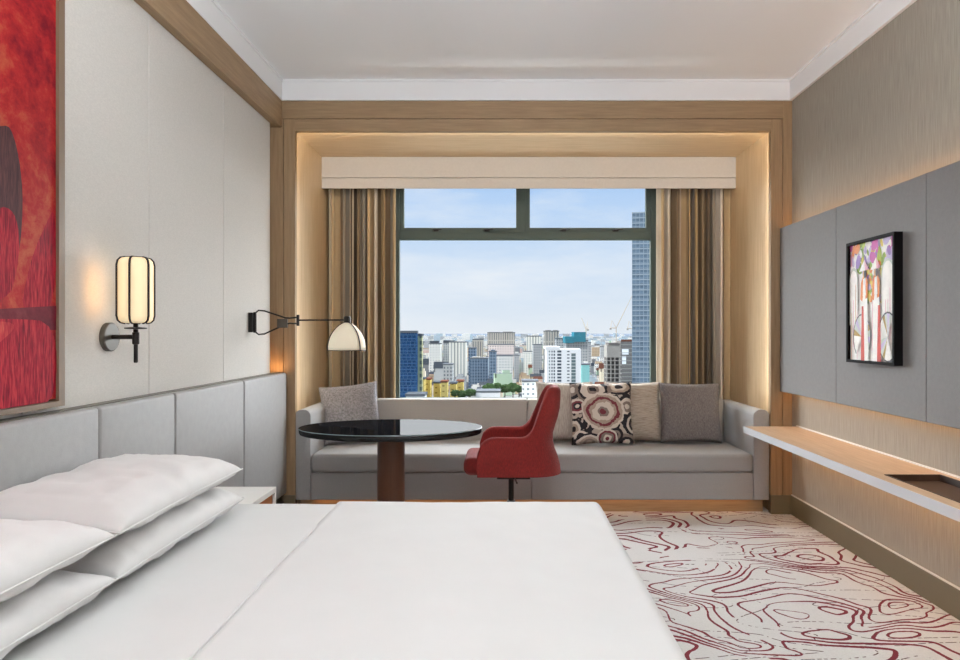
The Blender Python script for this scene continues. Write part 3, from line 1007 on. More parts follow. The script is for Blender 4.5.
for k in range(6):
    bm = bmesh.new()
    vs = [[bm.verts.new(hexpt(k, r, z)), bm.verts.new(hexpt(k + 1, r, z))] for r, z in zs_]
    for A, B in zip(vs, vs[1:]): bm.faces.new((A[0], A[1], B[1], B[0]))
    o = obj('shade_panel', bm, 'sconce_shade', sc, smooth=True)
    md = o.modifiers.new('t', 'SOLIDIFY'); md.thickness = 0.002
    tub('rib', [hexpt(k, r + 0.001, z) for r, z in zs_], 0.0048, 'black_metal', sc, 8)
for z in (1.392, 1.674):
    bm = bmesh.new()
    f = bm.faces.new([bm.verts.new(hexpt(k, 0.046, z)) for k in range(6)])
    r_ = bmesh.ops.extrude_face_region(bm, geom=[f])
    for v in r_['geom']:
        if isinstance(v, bmesh.types.BMVert): v.co.z += 0.003
    obj('cap', bm, 'black_metal', sc)
area('sconce_back_light', (-1.630, cy - 0.10, 1.53), 0.09, 0.20, (-1, 0, 0), 0.13, 2200, (0, 0, 1))

# ------------------------------------------------------------------ swing arm reading lamp
rl = thing('swing_arm_lamp', 'black swing arm wall lamp with domed cream shade', 'wall lamp', (-1.70, 4.63, 1.35))
ly = 4.63
box('wall_mount', (-1.70, -1.672, ly - 0.03, ly + 0.03, 1.355, 1.487), 'black_metal', rl, bev=0.003)
tub('hinge', [(-1.664, ly, 1.352), (-1.664, ly, 1.490)], 0.010, 'black_metal', rl, 12)
jx = (298 - 503) * ly / F
up = [(-1.664, ly, 1.482), (-1.64, ly, 1.502), (-1.60, ly, 1.498), (-1.46, ly, 1.452), (-1.43, ly, 1.450), (jx, ly, 1.456)]
lo = [(-1.664, ly, 1.360), (-1.64, ly, 1.340), (-1.60, ly, 1.344), (-1.46, ly, 1.408), (-1.43, ly, 1.416), (jx, ly, 1.412)]
tub('arm_rod', up, 0.0055, 'black_metal', rl, 8)
tub('arm_rod', lo, 0.0055, 'black_metal', rl, 8)
tub('joint', [(jx, ly, 1.398), (jx, ly, 1.472)], 0.010, 'black_metal', rl, 12)
box('pivot_block', (-1.515, -1.445, ly - 0.006, ly + 0.006, 1.385, 1.445), 'grey_metal', rl, bev=0.002)
lx, lyy = -1.03, 4.56
tub('arm_rod', [(jx, ly, 1.436), (lx, lyy, 1.436)], 0.0055, 'black_metal', rl, 8)
lath('socket', lx, lyy, [(0.022, 1.418), (0.022, 1.456), (0.018, 1.460)], 'black_metal', rl, 20)
hw, hh = 0.126, 0.182
ztop = 1.418
ang = math.radians(-37)
prof = []
for i in range(11):
    t = i / 10 * (pi / 2) * 0.97 + 0.10
    prof.append((hw * min(1, math.sin(t)) ** 0.9, ztop - hh * (i / 10) ** 1.35))


def dpt(k, r, z):
    a = ang + k * 2 * pi / 3
    # three gently flattened panels between the ribs
    f = abs(((k + 0.5) % 1.0) - 0.5) * 2
    r = r * (1.0 - 0.05 * f)
    return Vector((lx + r * math.cos(a), lyy + r * math.sin(a), z))


for k in range(3):
    bm = bmesh.new(); rows = []
    for r, z in prof:
        rows.append([bm.verts.new(dpt(k + q / 12, r, z)) for q in range(13)])
    for A, B in zip(rows, rows[1:]):
        for q in range(12): bm.faces.new((A[q], A[q + 1], B[q + 1], B[q]))
    o = obj('shade_panel', bm, 'reading_shade', rl, smooth=True)
    md = o.modifiers.new('t', 'SOLIDIFY'); md.thickness = 0.002
    tub('rib', [dpt(k, r + 0.001, z) for r, z in prof], 0.0042, 'black_metal', rl, 8)
    tub('rim', [dpt(k + q / 12, prof[-1][0], prof[-1][1]) for q in range(13)], 0.003, 'black_metal', rl, 6)

# ------------------------------------------------------------------ nightstand
ns = thing('nightstand', 'white framed nightstand with wooden drawer between bed and headboard', 'nightstand', (-1.39, 3.37, 0))
nx0, nx1, ny0, ny1, nzt = HX + 0.003, -1.178, 3.19, 3.585, 0.552
box('top', (nx0, nx1, ny0, ny1, nzt - 0.028, nzt), 'white_paint', ns, bev=0.002)
box('side_panel', (nx0, nx1, ny1 - 0.018, ny1, 0.06, nzt - 0.028), 'white_paint', ns, bev=0.002)
box('side_panel', (nx0, nx1, ny0, ny0 + 0.018, 0.06, nzt - 0.028), 'white_paint', ns, bev=0.002)
box('bottom', (nx0, nx1, ny0, ny1, 0.04, 0.06), 'white_paint', ns)
box('back', (nx0, nx0 + 0.015, ny0 + 0.018, ny1 - 0.018, 0.06, nzt - 0.028), 'orange_wood', ns)
dr = box('drawer', (nx0 + 0.02, nx1 - 0.012, ny0 + 0.02, ny1 - 0.02, 0.29, nzt - 0.032), 'orange_wood', ns, bev=0.002)
box('pull', (nx1 - 0.012, nx1 - 0.002, 3.33, 3.45, 0.40, 0.412), 'black_metal', dr)
box('shelf', (nx0 + 0.015, nx1 - 0.01, ny0 + 0.018, ny1 - 0.018, 0.17, 0.185), 'orange_wood', ns)

# ================================================================== BED
bd = thing('bed', 'wide bed made up with a smooth white duvet', 'bed', (-0.57, 2.2, 0))
BX0, BX1, BY0, BY1, BZ = -1.60, 0.448, 1.22, 3.135, 0.588
box('base', (BX0, BX1 - 0.05, BY0 + 0.05, BY1 - 0.05, 0.06, 0.30), 'sofa_fabric', bd, bev=0.015)
box('mattress', (BX0, BX1 - 0.03, BY0 + 0.03, BY1 - 0.03, 0.30, 0.55), 'duvet_cotton', bd, bev=0.04, seg=4)
for sx_ in (BX0 + 0.15, BX1 - 0.15):
    for sy_ in (BY0 + 0.15, BY1 - 0.15):
        lath('leg', sx_, sy_, [(0.02, 0.0), (0.028, 0.06)], 'dark_wood', bd, 16)


def cloth(name, x0, x1, y0, y1, zt, drops, rad, wr, nx, ny, seed, thick, mat='duvet_cotton'):
    """sheet lying on the bed with rounded edges and hanging sides; drops = (x0 side, x1 side, y0 side, y1 side)"""
    def axis(lo_, hi_, dl, dh, n):
        L = []
        hang = 8; arc = 7
        if dl:
            for i in range(hang): L.append((lo_, zt - rad - dl * (1 - i / hang)))
            for i in range(arc): a = (i / arc) * pi / 2; L.append((lo_ + rad - rad * math.cos(a), zt - rad + rad * math.sin(a)))
            s = lo_ + rad
        else: s = lo_
        e_ = hi_ - rad if dh else hi_
        for i in range(n + 1): L.append((s + (e_ - s) * i / n, zt))
        if dh:
            for i in range(1, arc + 1): a = (1 - i / arc) * pi / 2; L.append((hi_ - rad + rad * math.cos(a), zt - rad + rad * math.sin(a)))
            for i in range(1, hang + 1): L.append((hi_, zt - rad - dh * (i / hang)))
        return L
    ax = axis(x0, x1, drops[0], drops[1], nx); ay = axis(y0, y1, drops[2], drops[3], ny)
    bm = bmesh.new(); g = []
    for (x, zx) in ax:
        row = []
        for (y, zy) in ay:
            z = zt - (zt - zx) - (zt - zy)
            if zx < zt and zy < zt: z = min(zx, zy) - 0.02 * min((zt - zx), (zt - zy)) / 0.1
            n1 = mnoise.noise(Vector((x * 2.2 + seed, y * 1.3, seed)))
            n2 = mnoise.noise(Vector((x * 5 + y * 2, y * 3 - x * 2, seed + 4)))
            n3 = mnoise.noise(Vector((x * 13 + y * 5, y * 6, seed + 9)))
            h = wr * (n1 + 0.5 * n2 + 0.25 * n3)
            hx = hy = 0.0
            if zx < zt - rad: hx = (1 if x > (x0 + x1) / 2 else -1) * 0.012 * math.sin(y * 9 + seed) * min(1, (zt - rad - zx) * 5)
            if zy < zt - rad: hy = (1 if y > (y0 + y1) / 2 else -1) * 0.012 * math.sin(x * 9 + seed) * min(1, (zt - rad - zy) * 5)
            row.append(bm.verts.new((x + hx, y + hy, z + h)))
        g.append(row)
    for i in range(len(g) - 1):
        for j in range(len(g[0]) - 1):
            bm.faces.new((g[i][j], g[i + 1][j], g[i + 1][j + 1], g[i][j + 1]))
    o = obj(name, bm, mat, bd, smooth=True)
    md = o.modifiers.new('t', 'SOLIDIFY'); md.thickness = thick; md.offset = -1
    return o


cloth('sheet', BX0 + 0.02, -0.60, BY0, BY1, BZ - 0.004, (0, 0, 0.20, 0.20), 0.05, 0.0035, 40, 70, 2, 0.006)
duvet = cloth('duvet', -0.735, BX1, BY0 - 0.006, BY1 + 0.006, BZ + 0.004, (0, 0.24, 0.24, 0.24), 0.05, 0.006, 50, 80, 5, 0.008)
# soft rolled hem of the duvet where it is turned down
bm = bmesh.new()
pts = [(-0.735 + 0.008 * mnoise.noise(Vector((y * 2.0, 0, 3))), y, BZ + 0.0005 + 0.001 * mnoise.noise(Vector((y * 5, 2, 1)))) for y in [BY0 + 0.05 + (BY1 - BY0 - 0.1) * i / 60 for i in range(61)]]
tube(bm, pts, 0.0045, 8)
obj('hem', bm, 'duvet_cotton', duvet, smooth=True)


def pillow(loc, tilt, roll, yaw, a, b, t, seed, label):
    me = mesh_from(cushion_bm(a, b, t, 40, 30, 0.035, 0.014, seed, 0.5, 0.62), 'pillow', 'pillow_cotton')
    o = bpy.data.objects.new('pillow', me); C.objects.link(o)
    # local x -> world y (long side), local z -> world x (depth), local y -> up
    M = Matrix(((0, 0, 1), (1, 0, 0), (0, 1, 0))).to_4x4()
    o.matrix_world = Matrix.Translation(loc) @ Matrix.Rotation(yaw, 4, 'Z') @ Matrix.Rotation(tilt, 4, 'Y') @ Matrix.Rotation(roll, 4, 'X') @ M
    sm = mesh_from(piping(a, b, 0.035, 0.0028, 30), 'hem', 'pillow_cotton')
    p = bpy.data.objects.new('hem', sm); C.objects.link(p); p.parent = o
    tag(o, label, 'pillow', 'white pillows on the bed')
    return o


pillow((-1.345, 2.455, 0.644), math.radians(-1), 0, 0, 0.480, 0.245, 0.082, 1, 'white pillow under another, next to the nightstand')
pillow((-1.360, 2.46, 0.786), math.radians(3), math.radians(-0.5), 0.02, 0.490, 0.255, 0.084, 2, 'white pillow on top of another, next to the nightstand')
pillow((-1.345, 1.49, 0.644), math.radians(-1), 0, 0, 0.480, 0.245, 0.082, 3, 'lower white pillow of the stack away from the nightstand')
pillow((-1.360, 1.49, 0.780), math.radians(2), 0, 0.0, 0.485, 0.255, 0.085, 4, 'upper white pillow of the stack away from the nightstand')

# ================================================================== SOFA
sf = thing('window_sofa', 'long built-in pale grey sofa under the window', 'sofa', (0.22, 5.55, 0))
fy = 5.17
ax0, ax1 = -1.560, 1.995
aw = 0.118
by0, by1 = 5.85, 5.975
for (a, b) in ((ax0, ax0 + aw), (ax1 - aw, ax1)):
    # rounded top arm: profile in XZ swept along Y
    bm = bmesh.new(); n = 12
    prof2 = [(a, 0.098)]
    r = aw * 0.42
    for i in range(n + 1):
        t = pi - (pi / 2) * i / n; prof2.append((a + r + r * math.cos(t), 0.775 - r + r * math.sin(t)))
    for i in range(n + 1):
        t = pi / 2 - (pi / 2) * i / n; prof2.append((b - r + r * math.cos(t), 0.775 - r + r * math.sin(t)))
    prof2.append((b, 0.098))
    A = [bm.verts.new((x, fy, z)) for x, z in prof2]; B = [bm.verts.new((x, by1, z)) for x, z in prof2]
    for i in range(len(A)):
        bm.faces.new((A[i], A[(i + 1) % len(A)], B[(i + 1) % len(A)], B[i]))
    fA = bm.faces.new(list(reversed(A))); bm.faces.new(B)
    bmesh.ops.bevel(bm, geom=[e for e in fA.edges], offset=0.008, segments=3, affect='EDGES', profile=0.5)
    obj('arm', bm, 'sofa_fabric', sf, smooth=True, auto=45)
ix0, ix1 = ax0 + aw + 0.002, ax1 - aw - 0.002
mid = (531.6 - 503) * fy / F
for a, b in ((ix0, mid - 0.001), (mid + 0.001, ix1)):
    box('base_panel', (a, b, fy + 0.004, by0, 0.098, 0.300), 'sofa_fabric', sf, bev=0.006)
box('seat_cushion', (ix0, ix1, fy - 0.012, by0 + 0.02, 0.304, 0.445), 'sofa_fabric', sf, bev=0.032, seg=5)
mid2 = (527.5 - 503) * by0 / F
for a, b in ((ix0, mid2 - 0.001), (mid2 + 0.001, ix1)):
    box('back_panel', (a, b, by0, by1, 0.30, 0.788), 'sofa_back_fabric', sf, bev=0.016, seg=3)
area('sofa_led_light', (0.22, fy + 0.030, 0.094), 0.02, 3.3, (0, -0.15, -1), 0.8, 2200, (1, 0, 0))
box('toe_kick', (ax0 + 0.03, ax1 - 0.03, fy + 0.05, by1 - 0.05, 0, 0.098), 'wood_x', sf)


def cushion(name, mat, x, y, z, a, b, t, lean, yaw, roll, seed, label, group='cushions on the sofa', wr=0.006):
    me = mesh_from(cushion_bm(a, b, t, 26, 26, 0.06, wr, seed, 0.42), name, mat)
    o = bpy.data.objects.new(name, me); C.objects.link(o)
    o.matrix_world = Matrix.Translation((x, y, z)) @ Matrix.Rotation(yaw, 4, 'Z') @ Matrix.Rotation(lean, 4, 'X') @ Matrix.Rotation(roll, 4, 'Y')
    tag(o, label, 'cushion', group)
    pm_ = mesh_from(piping(a, b, 0.06, 0.0035), 'piping', mat)
    p = bpy.data.objects.new('piping', pm_); C.objects.link(p); p.parent = o
    return o


D = math.radians
zc = 0.445
cushion('cushion', 'grey_weave', -1.25, 5.665, zc + 0.247, 0.235, 0.24, 0.075, D(-14), D(10), D(-6), 11, 'grey woven cushion leaning in the sofa corner behind the table')
cushion('cushion', 'beige_weave_v', 0.51, 5.745, zc + 0.254, 0.235, 0.245, 0.07, D(-10), D(-2), 0, 12, 'plain beige cushion behind the red chair on the sofa')
cushion('cushion', 'beige_weave_h', 1.08, 5.72, zc + 0.254, 0.235, 0.245, 0.085, D(-10), D(4), 0, 13, 'beige shimmering cushion between the ring print and dark grey cushions')
cushion('cushion', 'ring_print', 0.80, 5.60, zc + 0.254, 0.25, 0.25, 0.07, D(-12), D(0), D(-1), 14, 'cushion printed with black, cream and plum rings')
cushion('cushion', 'dark_grey_weave', 1.535, 5.66, zc + 0.252, 0.245, 0.245, 0.08, D(-12), D(-4), 0, 15, 'dark grey woven cushion next to the sofa arm')

# ================================================================== TABLE
tb = thing('round_table', 'black glass topped pedestal table in front of the sofa', 'table', (-0.727, 4.48, 0))
tx, ty, tz = -0.727, 4.48, 0.742
ea, eb = 0.591, 0.385
lath('top', tx, ty, [(0.965, tz - 0.042), (0.985, tz - 0.040), (0.995, tz - 0.030), (0.998, tz - 0.012), (0.992, tz - 0.0065)], 'black_glass', tb, 96, ea, eb)
lath('glass_plate', tx, ty, [(0.992, tz - 0.0065), (1.0, tz - 0.005), (1.0, tz - 0.002), (0.996, tz)], 'black_glass', tb, 96, ea, eb)
bm = bmesh.new()
tube(bm, [(tx + ea * 0.9985 * math.cos(2 * pi * k / 96), ty + eb * 0.9985 * math.sin(2 * pi * k / 96), tz - 0.0035) for k in range(96)], 0.0022, 6, True)
obj('glass_rim', bm, 'glass_edge', tb, smooth=True)
lath('column', tx, ty, [(0.088, 0.02), (0.088, tz - 0.045)], 'column_leather', tb, 40)
lath('base_plate', tx, ty, [(0.30, 0.0), (0.30, 0.014), (0.28, 0.020)], 'black_metal', tb, 64, 1.0, 0.9)
lath('collar', tx, ty, [(0.15, tz - 0.056), (0.15, tz - 0.042)], 'black_metal', tb, 32)

# ================================================================== CHAIR
ch = thing('swivel_chair', 'red fabric swivel armchair beside the black table', 'chair', (0.06, 4.66, 0))
cx0, cy0 = 0.06, 4.66


def shell():
    bm = bmesh.new()
    N = 64
    W = 0.285
    path = []
    # plan of the outer shell: near arm front -> back -> far arm front
    L1 = 0.36; rc = 0.19
    def plan(s):        # s in 0..1
        total = L1 * 2 + rc * pi + (2 * W - 2 * rc)
        q = s * total
        u0 = -0.225
        if q < L1: return (u0 + q, -W, 0, -1)
        q -= L1
        if q < rc * pi / 2:
            a = q / rc; return (u0 + L1 + rc * math.sin(a), -W + rc - rc * math.cos(a), math.sin(a), -math.cos(a))
        q -= rc * pi / 2
        m = 2 * W - 2 * rc
        if q < m: return (u0 + L1 + rc, -W + rc + q, 1, 0)
        q -= m
        if q < rc * pi / 2:
            a = q / rc; return (u0 + L1 + rc * math.cos(a), W - rc + rc * math.sin(a), math.cos(a), math.sin(a))
        q -= rc * pi / 2
        return (u0 + L1 - q, W, 0, 1)
    rows = []
    zb_ = 0.430
    for i in range(N + 1):
        s = i / N
        u, v, nu, nv = plan(s)
        # height of the rim: low arms, steep rise to a narrow back
        k = max(0.0, min(1.0, (u - 0.055) / 0.235)); k = k * k * (3 - 2 * k)
        zt_ = 0.685 + 0.31 * k ** 1.25
        ef = (u + 0.225)                               # distance from the arm front
        if ef < 0.11: zt_ -= 0.11 - math.sqrt(max(0, 0.11 ** 2 - (0.11 - ef) ** 2))
        th = 0.052 + 0.012 * k
        row = []
        H = 10
        def shape(z, off):
            f = (z - zb_) / 0.58
            # upper back leans away and narrows, arms lean a little outwards
            lean = -max(0.0, nu) * 0.058 * math.exp(-((z - 0.665) / 0.13) ** 2)
            narrow = 1 - 0.46 * max(0.0, (z - 0.70) / 0.29) ** 0.9 if z > 0.70 else 1.0
            narrow *= 1 - 0.05 * max(0, (0.55 - z) / 0.15)
            return Vector((cx0 + u + lean - nu * off, cy0 + (v - nv * off) * narrow, z))
        for j in range(H + 1):
            z = zb_ + (zt_ - th / 2 - zb_) * j / H
            row.append(bm.verts.new(shape(z, 0.0)))
        for j in range(1, 8):
            a = pi * j / 8
            p = shape(zt_ - th / 2, th / 2 - th / 2 * math.cos(a)); p.z += th / 2 * math.sin(a)
            row.append(bm.verts.new(p))
        for j in range(H + 1):
            z = zt_ - th / 2 - (zt_ - th / 2 - zb_) * j / H
            row.append(bm.verts.new(shape(z, th)))
        rows.append(row)
    m = len(rows[0])
    for A, B in zip(rows, rows[1:]):
        for j in range(m): bm.faces.new((A[j], B[j], B[(j + 1) % m], A[(j + 1) % m]))
    bm.faces.new(rows[0]); bm.faces.new(list(reversed(rows[-1])))
    return bm


obj('shell', shell(), 'red_fabric', ch, smooth=True, auto=60)
box('seat_cushion', (cx0 - 0.315, cx0 + 0.28, cy0 - 0.228, cy0 + 0.228, 0.428, 0.545), 'red_fabric', ch, bev=0.045, seg=5)
box('seat_pan', (cx0 - 0.18, cx0 + 0.20, cy0 - 0.15, cy0 + 0.15, 0.405, 0.434), 'red_fabric', ch, bev=0.004)
bm = bmesh.new(); bx(bm, cx0 - 0.10, cx0 + 0.12, cy0 - 0.09, cy0 + 0.09, 0.380, 0.405, 0.004)
mech = obj('tilt_mechanism', bm, 'black_metal', ch)
tub('lever', [(cx0 + 0.02, cy0 - 0.09, 0.384), (cx0 + 0.03, cy0 - 0.20, 0.38)], 0.006, 'black_metal', mech, 8)
lath('gas_lift', cx0 - 0.005, cy0, [(0.028, 0.08), (0.028, 0.22), (0.018, 0.222), (0.018, 0.382)], 'black_metal', ch, 20)
lath('hub', cx0 - 0.005, cy0, [(0.03, 0.06), (0.045, 0.065), (0.045, 0.10), (0.03, 0.11)], 'grey_metal', ch, 20)
for k in range(5):
    a = 2 * pi * k / 5 + 0.3
    ex, ey = cx0 + 0.27 * math.cos(a), cy0 + 0.27 * math.sin(a)
    lg = tub('leg', [(cx0, cy0, 0.085), (cx0 + 0.14 * math.cos(a), cy0 + 0.14 * math.sin(a), 0.08), (ex, ey, 0.062)], [0.022, 0.018, 0.013], 'grey_metal', ch, 10)
    tub('castor', [(ex - 0.018 * math.sin(a), ey + 0.018 * math.cos(a), 0.026), (ex + 0.018 * math.sin(a), ey - 0.018 * math.cos(a), 0.026)], 0.026, 'black_metal', lg, 16)

# added fill panels on the ceiling, out of view
for (lx_, ly_) in FILL_LAMPS:
    cl_ = thing('fill_ceiling_panel', 'square white framed ceiling panel added as unseen fill light', 'ceiling light', (lx_, ly_, ZC), 'added fill panels')
    bm = bmesh.new()
    for b in ((-0.32, -0.29, -0.32, 0.32), (0.29, 0.32, -0.32, 0.32), (-0.29, 0.29, -0.32, -0.29), (-0.29, 0.29, 0.29, 0.32)):
        bx(bm, lx_ + b[0], lx_ + b[1], ly_ + b[2], ly_ + b[3], ZC - 0.03, ZC)
    obj('frame', bm, 'white_paint', cl_)
    box('diffuser', (lx_ - 0.29, lx_ + 0.29, ly_ - 0.29, ly_ + 0.29, ZC - 0.02, ZC), 'lamp_diffuser', cl_)

for lx_ in FILL_PEND:  # pendant fixtures added for fill light, never in view
    pn = thing('fill_pendant', 'long slim white uplighter pendant added as unseen fill light', 'pendant lamp', (lx_, 0.2, 2.47), 'added fill pendants')
    bm = bmesh.new()
    bx(bm, lx_ - 0.06, lx_ + 0.06, -1.55, 1.95, 2.47, 2.50)
    for sd in (-1, 1): bx(bm, lx_ + sd * 0.06, lx_ + sd * 0.05, -1.55, 1.95, 2.50, 2.54)
    obj('housing', bm, 'white_paint', pn)
    for yy in (-1.0, 1.4):
        tub('cable', [(lx_, yy, 2.50), (lx_, yy, ZC)], 0.002, 'black_metal', pn, 6)

# ================================================================== CITY
FOOT = []
ZG = -70.0
box('city_ground', (-9000, 9000, 60, 5000, ZG - 1, ZG), 'city_ground', label='grey city ground between the far buildings', cat='ground', kind='structure')

box('far_plain', (-30000, 30000, 5000.5, 58000, ZG - 1, ZG), 'far_plain', label='plain on the horizon behind the city with haze put into its colour', cat='ground', kind='structure')


def px2(x, d): return (x - 503) * d / F
def pz2(y, d): return EYE + (333 - y) * d / F


def tower(name, label, cat, x0, x1, yt, d, mat, depth=18, roofs=(), group=None, rise=0):
    a, b, zt_ = px2(x0, d), px2(x1, d), pz2(yt, d)
    t = thing(name, label, cat, ((a + b) / 2, d + depth / 2, ZG), group)
    box('body', (a, b, d, d + depth, ZG, zt_), mat, t)
    FOOT.append((a, b, d, d + depth))
    box('parapet', (a - 0.4, b + 0.4, d - 0.4, d + depth, zt_, zt_ + 1.2), 'roof_flat', t)
    for (rx0, rx1, ry, m) in roofs:
        box('roof_structure', (px2(rx0, d), px2(rx1, d), d + 2, d + depth - 3, zt_ + 1.2, pz2(ry, d)), m, t)
    return t


# blue glass office tower by the left curtain
t = tower('office_tower', 'dark blue glass office tower beside the curtain', 'building', 380, 416.5, 333, 350, 'blue_glass', 5)
for k in range(22):
    z = pz2(333, 350) - 2.4 * (k + 1) * 1.3
    box('spandrel', (px2(380, 350), px2(416.5, 350), 349.75, 350, z, z + 0.5), 'blue_spandrel', t)
tower('apartment_block', 'narrow olive apartment block touching the dark blue tower', 'building', 416.6, 421.8, 336, 357, 'olive_block', 5)
# right grey glass tower, turned so that its long face looks at the hotel
gx, gz = px2(632, 430), pz2(213.5, 430)
t = thing('glass_tower', 'tall grey blue glass tower beside the window frame', 'building', (gx, 430, ZG))
t.rotation_euler.z = -math.radians(11.5)
L0 = Vector((gx, 430, 0))
def tw(name, b, m): return box(name, (gx + b[0], gx + b[1], 430 + b[2], 430 + b[3], b[4], b[5]), m, t)
tw('body', (0, 26, 0, 24, ZG, gz), 'grey_glass')
tw('parapet', (-0.1, 26.1, -0.1, 24, gz, gz + 0.8), 'tower_spandrel')
for k in range(42):
    z = gz - 3.2 * (k + 1)
    tw('spandrel', (-0.05, 26.05, -0.25, 0, z, z + 0.7), 'tower_spandrel')
for k in range(12):
    tw('fin', (2.3 * k, 2.3 * k + 0.2, -0.2, 0, ZG, gz), 'tower_spandrel')
FOOT.append((gx - 2, gx + 34, 420, 465))
# mid-distance blocks
tower('apartment_block', 'pale apartment tower with flat dark roof cap beside its twin', 'building', 429, 440.5, 344, 900, 'pale_block', 22, [(429.5, 438, 341, 'roof_dark')])
tower('apartment_block', 'pale apartment tower behind the ribbed slab with a dark roof cap', 'building', 443.5, 453, 343.5, 925, 'grey_block', 22, [(443, 454, 340.5, 'roof_dark')])
tower('apartment_block', 'wide cream slab block with vertical ribs', 'building', 449, 466.5, 342.5, 880, 'ribbed_block', 20)
tower('office_block', 'slim taupe tower with dark top behind the slate block', 'building', 472.5, 483, 340, 1000, 'taupe_block', 25, [(472.5, 482.5, 339, 'roof_dark')])
tower('office_block', 'dark slate glass block in front of the taupe tower', 'building', 468.5, 476, 348.5, 806, 'slate_block', 20)
tower('office_block', 'low wide slate grey block among the houses', 'building', 470, 488, 359, 780, 'slate_block', 20, [(472, 480, 357, 'concrete')])
tower('apartment_complex', 'large grey and white apartment complex on the skyline', 'building', 487.5, 515, 333, 1050, 'taupe_block', 30, [(489, 500, 332, 'concrete'), (503, 513, 331.6, 'concrete')])
tower('apartment_complex', 'pinkish white apartment complex before the large grey one', 'building', 488, 514, 345, 980, 'pink_block', 24)
tower('apartment_block', 'white apartment slab in front of the pinkish complex', 'building', 497, 513, 356, 850, 'pale_block', 20, [(498, 511, 355, 'roof_dark')])
tower('office_block', 'slim blue grey tower before the pinkish complex', 'building', 489, 496.5, 352, 760, 'slate_block', 18, [(491, 495, 350, 'slate_block')])
tower('office_block', 'pale blue grey tower next to the white slab', 'building', 514, 519.5, 356, 900, 'grey_block', 18)
tower('apartment_block', 'pale ribbed tower block with a low white block at its foot', 'building', 527, 541, 336.5, 1000, 'ribbed_block', 25, [(527.5, 540.5, 335.8, 'roof_dark')])
tower('apartment_block', 'low white block at the foot of the pale ribbed tower', 'building', 524, 533, 352, 960, 'pale_block', 20)
tower('office_block', 'grey blue tower at the foot of the pale ribbed tower', 'building', 533, 542, 345, 900, 'grey_block', 20)
tower('unfinished_tower', 'grey concrete tower rising behind the white apartment building', 'building', 544.5, 559, 331.5, 900, 'taupe_block', 25, [(546, 551, 330, 'concrete'), (554, 558, 330, 'concrete')])
t = tower('unfinished_tower', 'dark construction block wrapped in teal netting at its top', 'building', 566, 588, 341, 820, 'grey_block', 25)
box('safety_net', (px2(574, 815), px2(585.5, 815), 812, 845, pz2(342, 815), pz2(332, 815)), 'teal_net', t)
box('safety_net', (px2(565, 815), px2(574, 815), 812, 845, pz2(343, 815), pz2(336.5, 815)), 'teal_net', t)
tower('unfinished_tower', 'low concrete frame between the grey tower and the netted block', 'building', 556, 564.5, 339, 850, 'grey_block', 20, [(556, 563, 338, 'teal_net')])
tower('apartment_block', 'grey tower just behind the netted construction block', 'building', 586, 591, 343, 950, 'grey_block', 25)

# white apartment building with dark windows, each window built
d = 450
t = thing('white_building', 'white apartment building with rows of small dark windows', 'building', (px2(563, d), d + 9, ZG))
box('body', (px2(546.5, d), px2(581, d), d, d + 18, ZG, pz2(349, d)), 'white_wall', t)
box('parapet', (px2(545, d), px2(560, d), d - 0.3, d + 18, pz2(349, d), pz2(346.5, d)), 'white_wall', t)
wm = {}


def pane_mesh(w_, h_, mat):
    k = (w_, h_, mat)
    if k not in wm:
        bm = bmesh.new(); bx(bm, -w_ / 2, w_ / 2, -0.15, 0.05, -h_ / 2, h_ / 2)
        me = bpy.data.meshes.new('window'); bm.to_mesh(me); bm.free(); me.materials.append(MATS[mat]); wm[k] = me
    return wm[k]


for r_ in range(17):
    yy = 351.5 + 3.25 * r_
    for (xx, w_, h_, m) in ((549.5, 0.7, 1.0, 'green_window'), (552, 0.7, 1.2, 'dark_window'), (554.3, 0.9, 1.2, 'dark_window'), (559.3, 2.6, 1.25, 'dark_window'), (568.3, 1.6, 0.7, 'dark_window'), (573.5, 2.8, 1.75, 'green_window')):
        if xx > 572 and r_ < 1: continue
        o = bpy.data.objects.new('window', pane_mesh(w_, h_, m)); C.objects.link(o); o.parent = t
        o.location = Vector((px2(xx, d), d, pz2(yy, d))) - t.location
tower('office_block', 'small turquoise building right beside the white apartment building', 'building', 581.5, 589.5, 365, 600, 'teal_wall', 15)

# concrete core of a tower under construction, open frame below
d = 400
t = thing('concrete_core', 'raw concrete tower core with an open frame below', 'building', (px2(613, d), d + 7, ZG))
box('core', (px2(607, d), px2(620, d), d, d + 12, pz2(357.5, d), pz2(345, d)), 'concrete', t)
box('formwork', (px2(608.5, d), px2(619.5, d), d - 0.5, d + 12, pz2(345, d), pz2(342.8, d)), 'concrete_dark', t)
for k in range(16):
    z = pz2(360.5 + 4.3 * k, d)
    box('slab', (px2(606.5, d), px2(622, d), d, d + 13, z - 0.35, z), 'concrete', t)
for xx in (607, 611, 615, 619.5):
    box('column', (px2(xx, d) - 0.3, px2(xx, d) + 0.3, d + 0.2, d + 0.9, ZG, pz2(357.5, d)), 'concrete', t)
box('inner_wall', (px2(607, d), px2(621, d), d + 5, d + 12, ZG, pz2(357.5, d)), 'concrete_dark', t)
d = 475
t = thing('unfinished_block', 'stepped concrete block under construction next to the glass tower', 'building', (px2(626, d), d + 8, ZG))
box('body', (px2(620.5, d), px2(634, d), d, d + 14, ZG, pz2(341, d)), 'concrete_dark', t)
box('sheet', (px2(622, d), px2(628.5, d), d - 0.4, d, pz2(354.5, d), pz2(349, d)), 'white_wall', t)
box('sheet', (px2(622, d), px2(626, d), d - 0.4, d, pz2(364, d), pz2(356, d)), 'white_wall', t)
box('red_band', (px2(621, d), px2(634, d), d - 0.4, d, pz2(341.5, d), pz2(339.5, d)), 'roof_red', t)
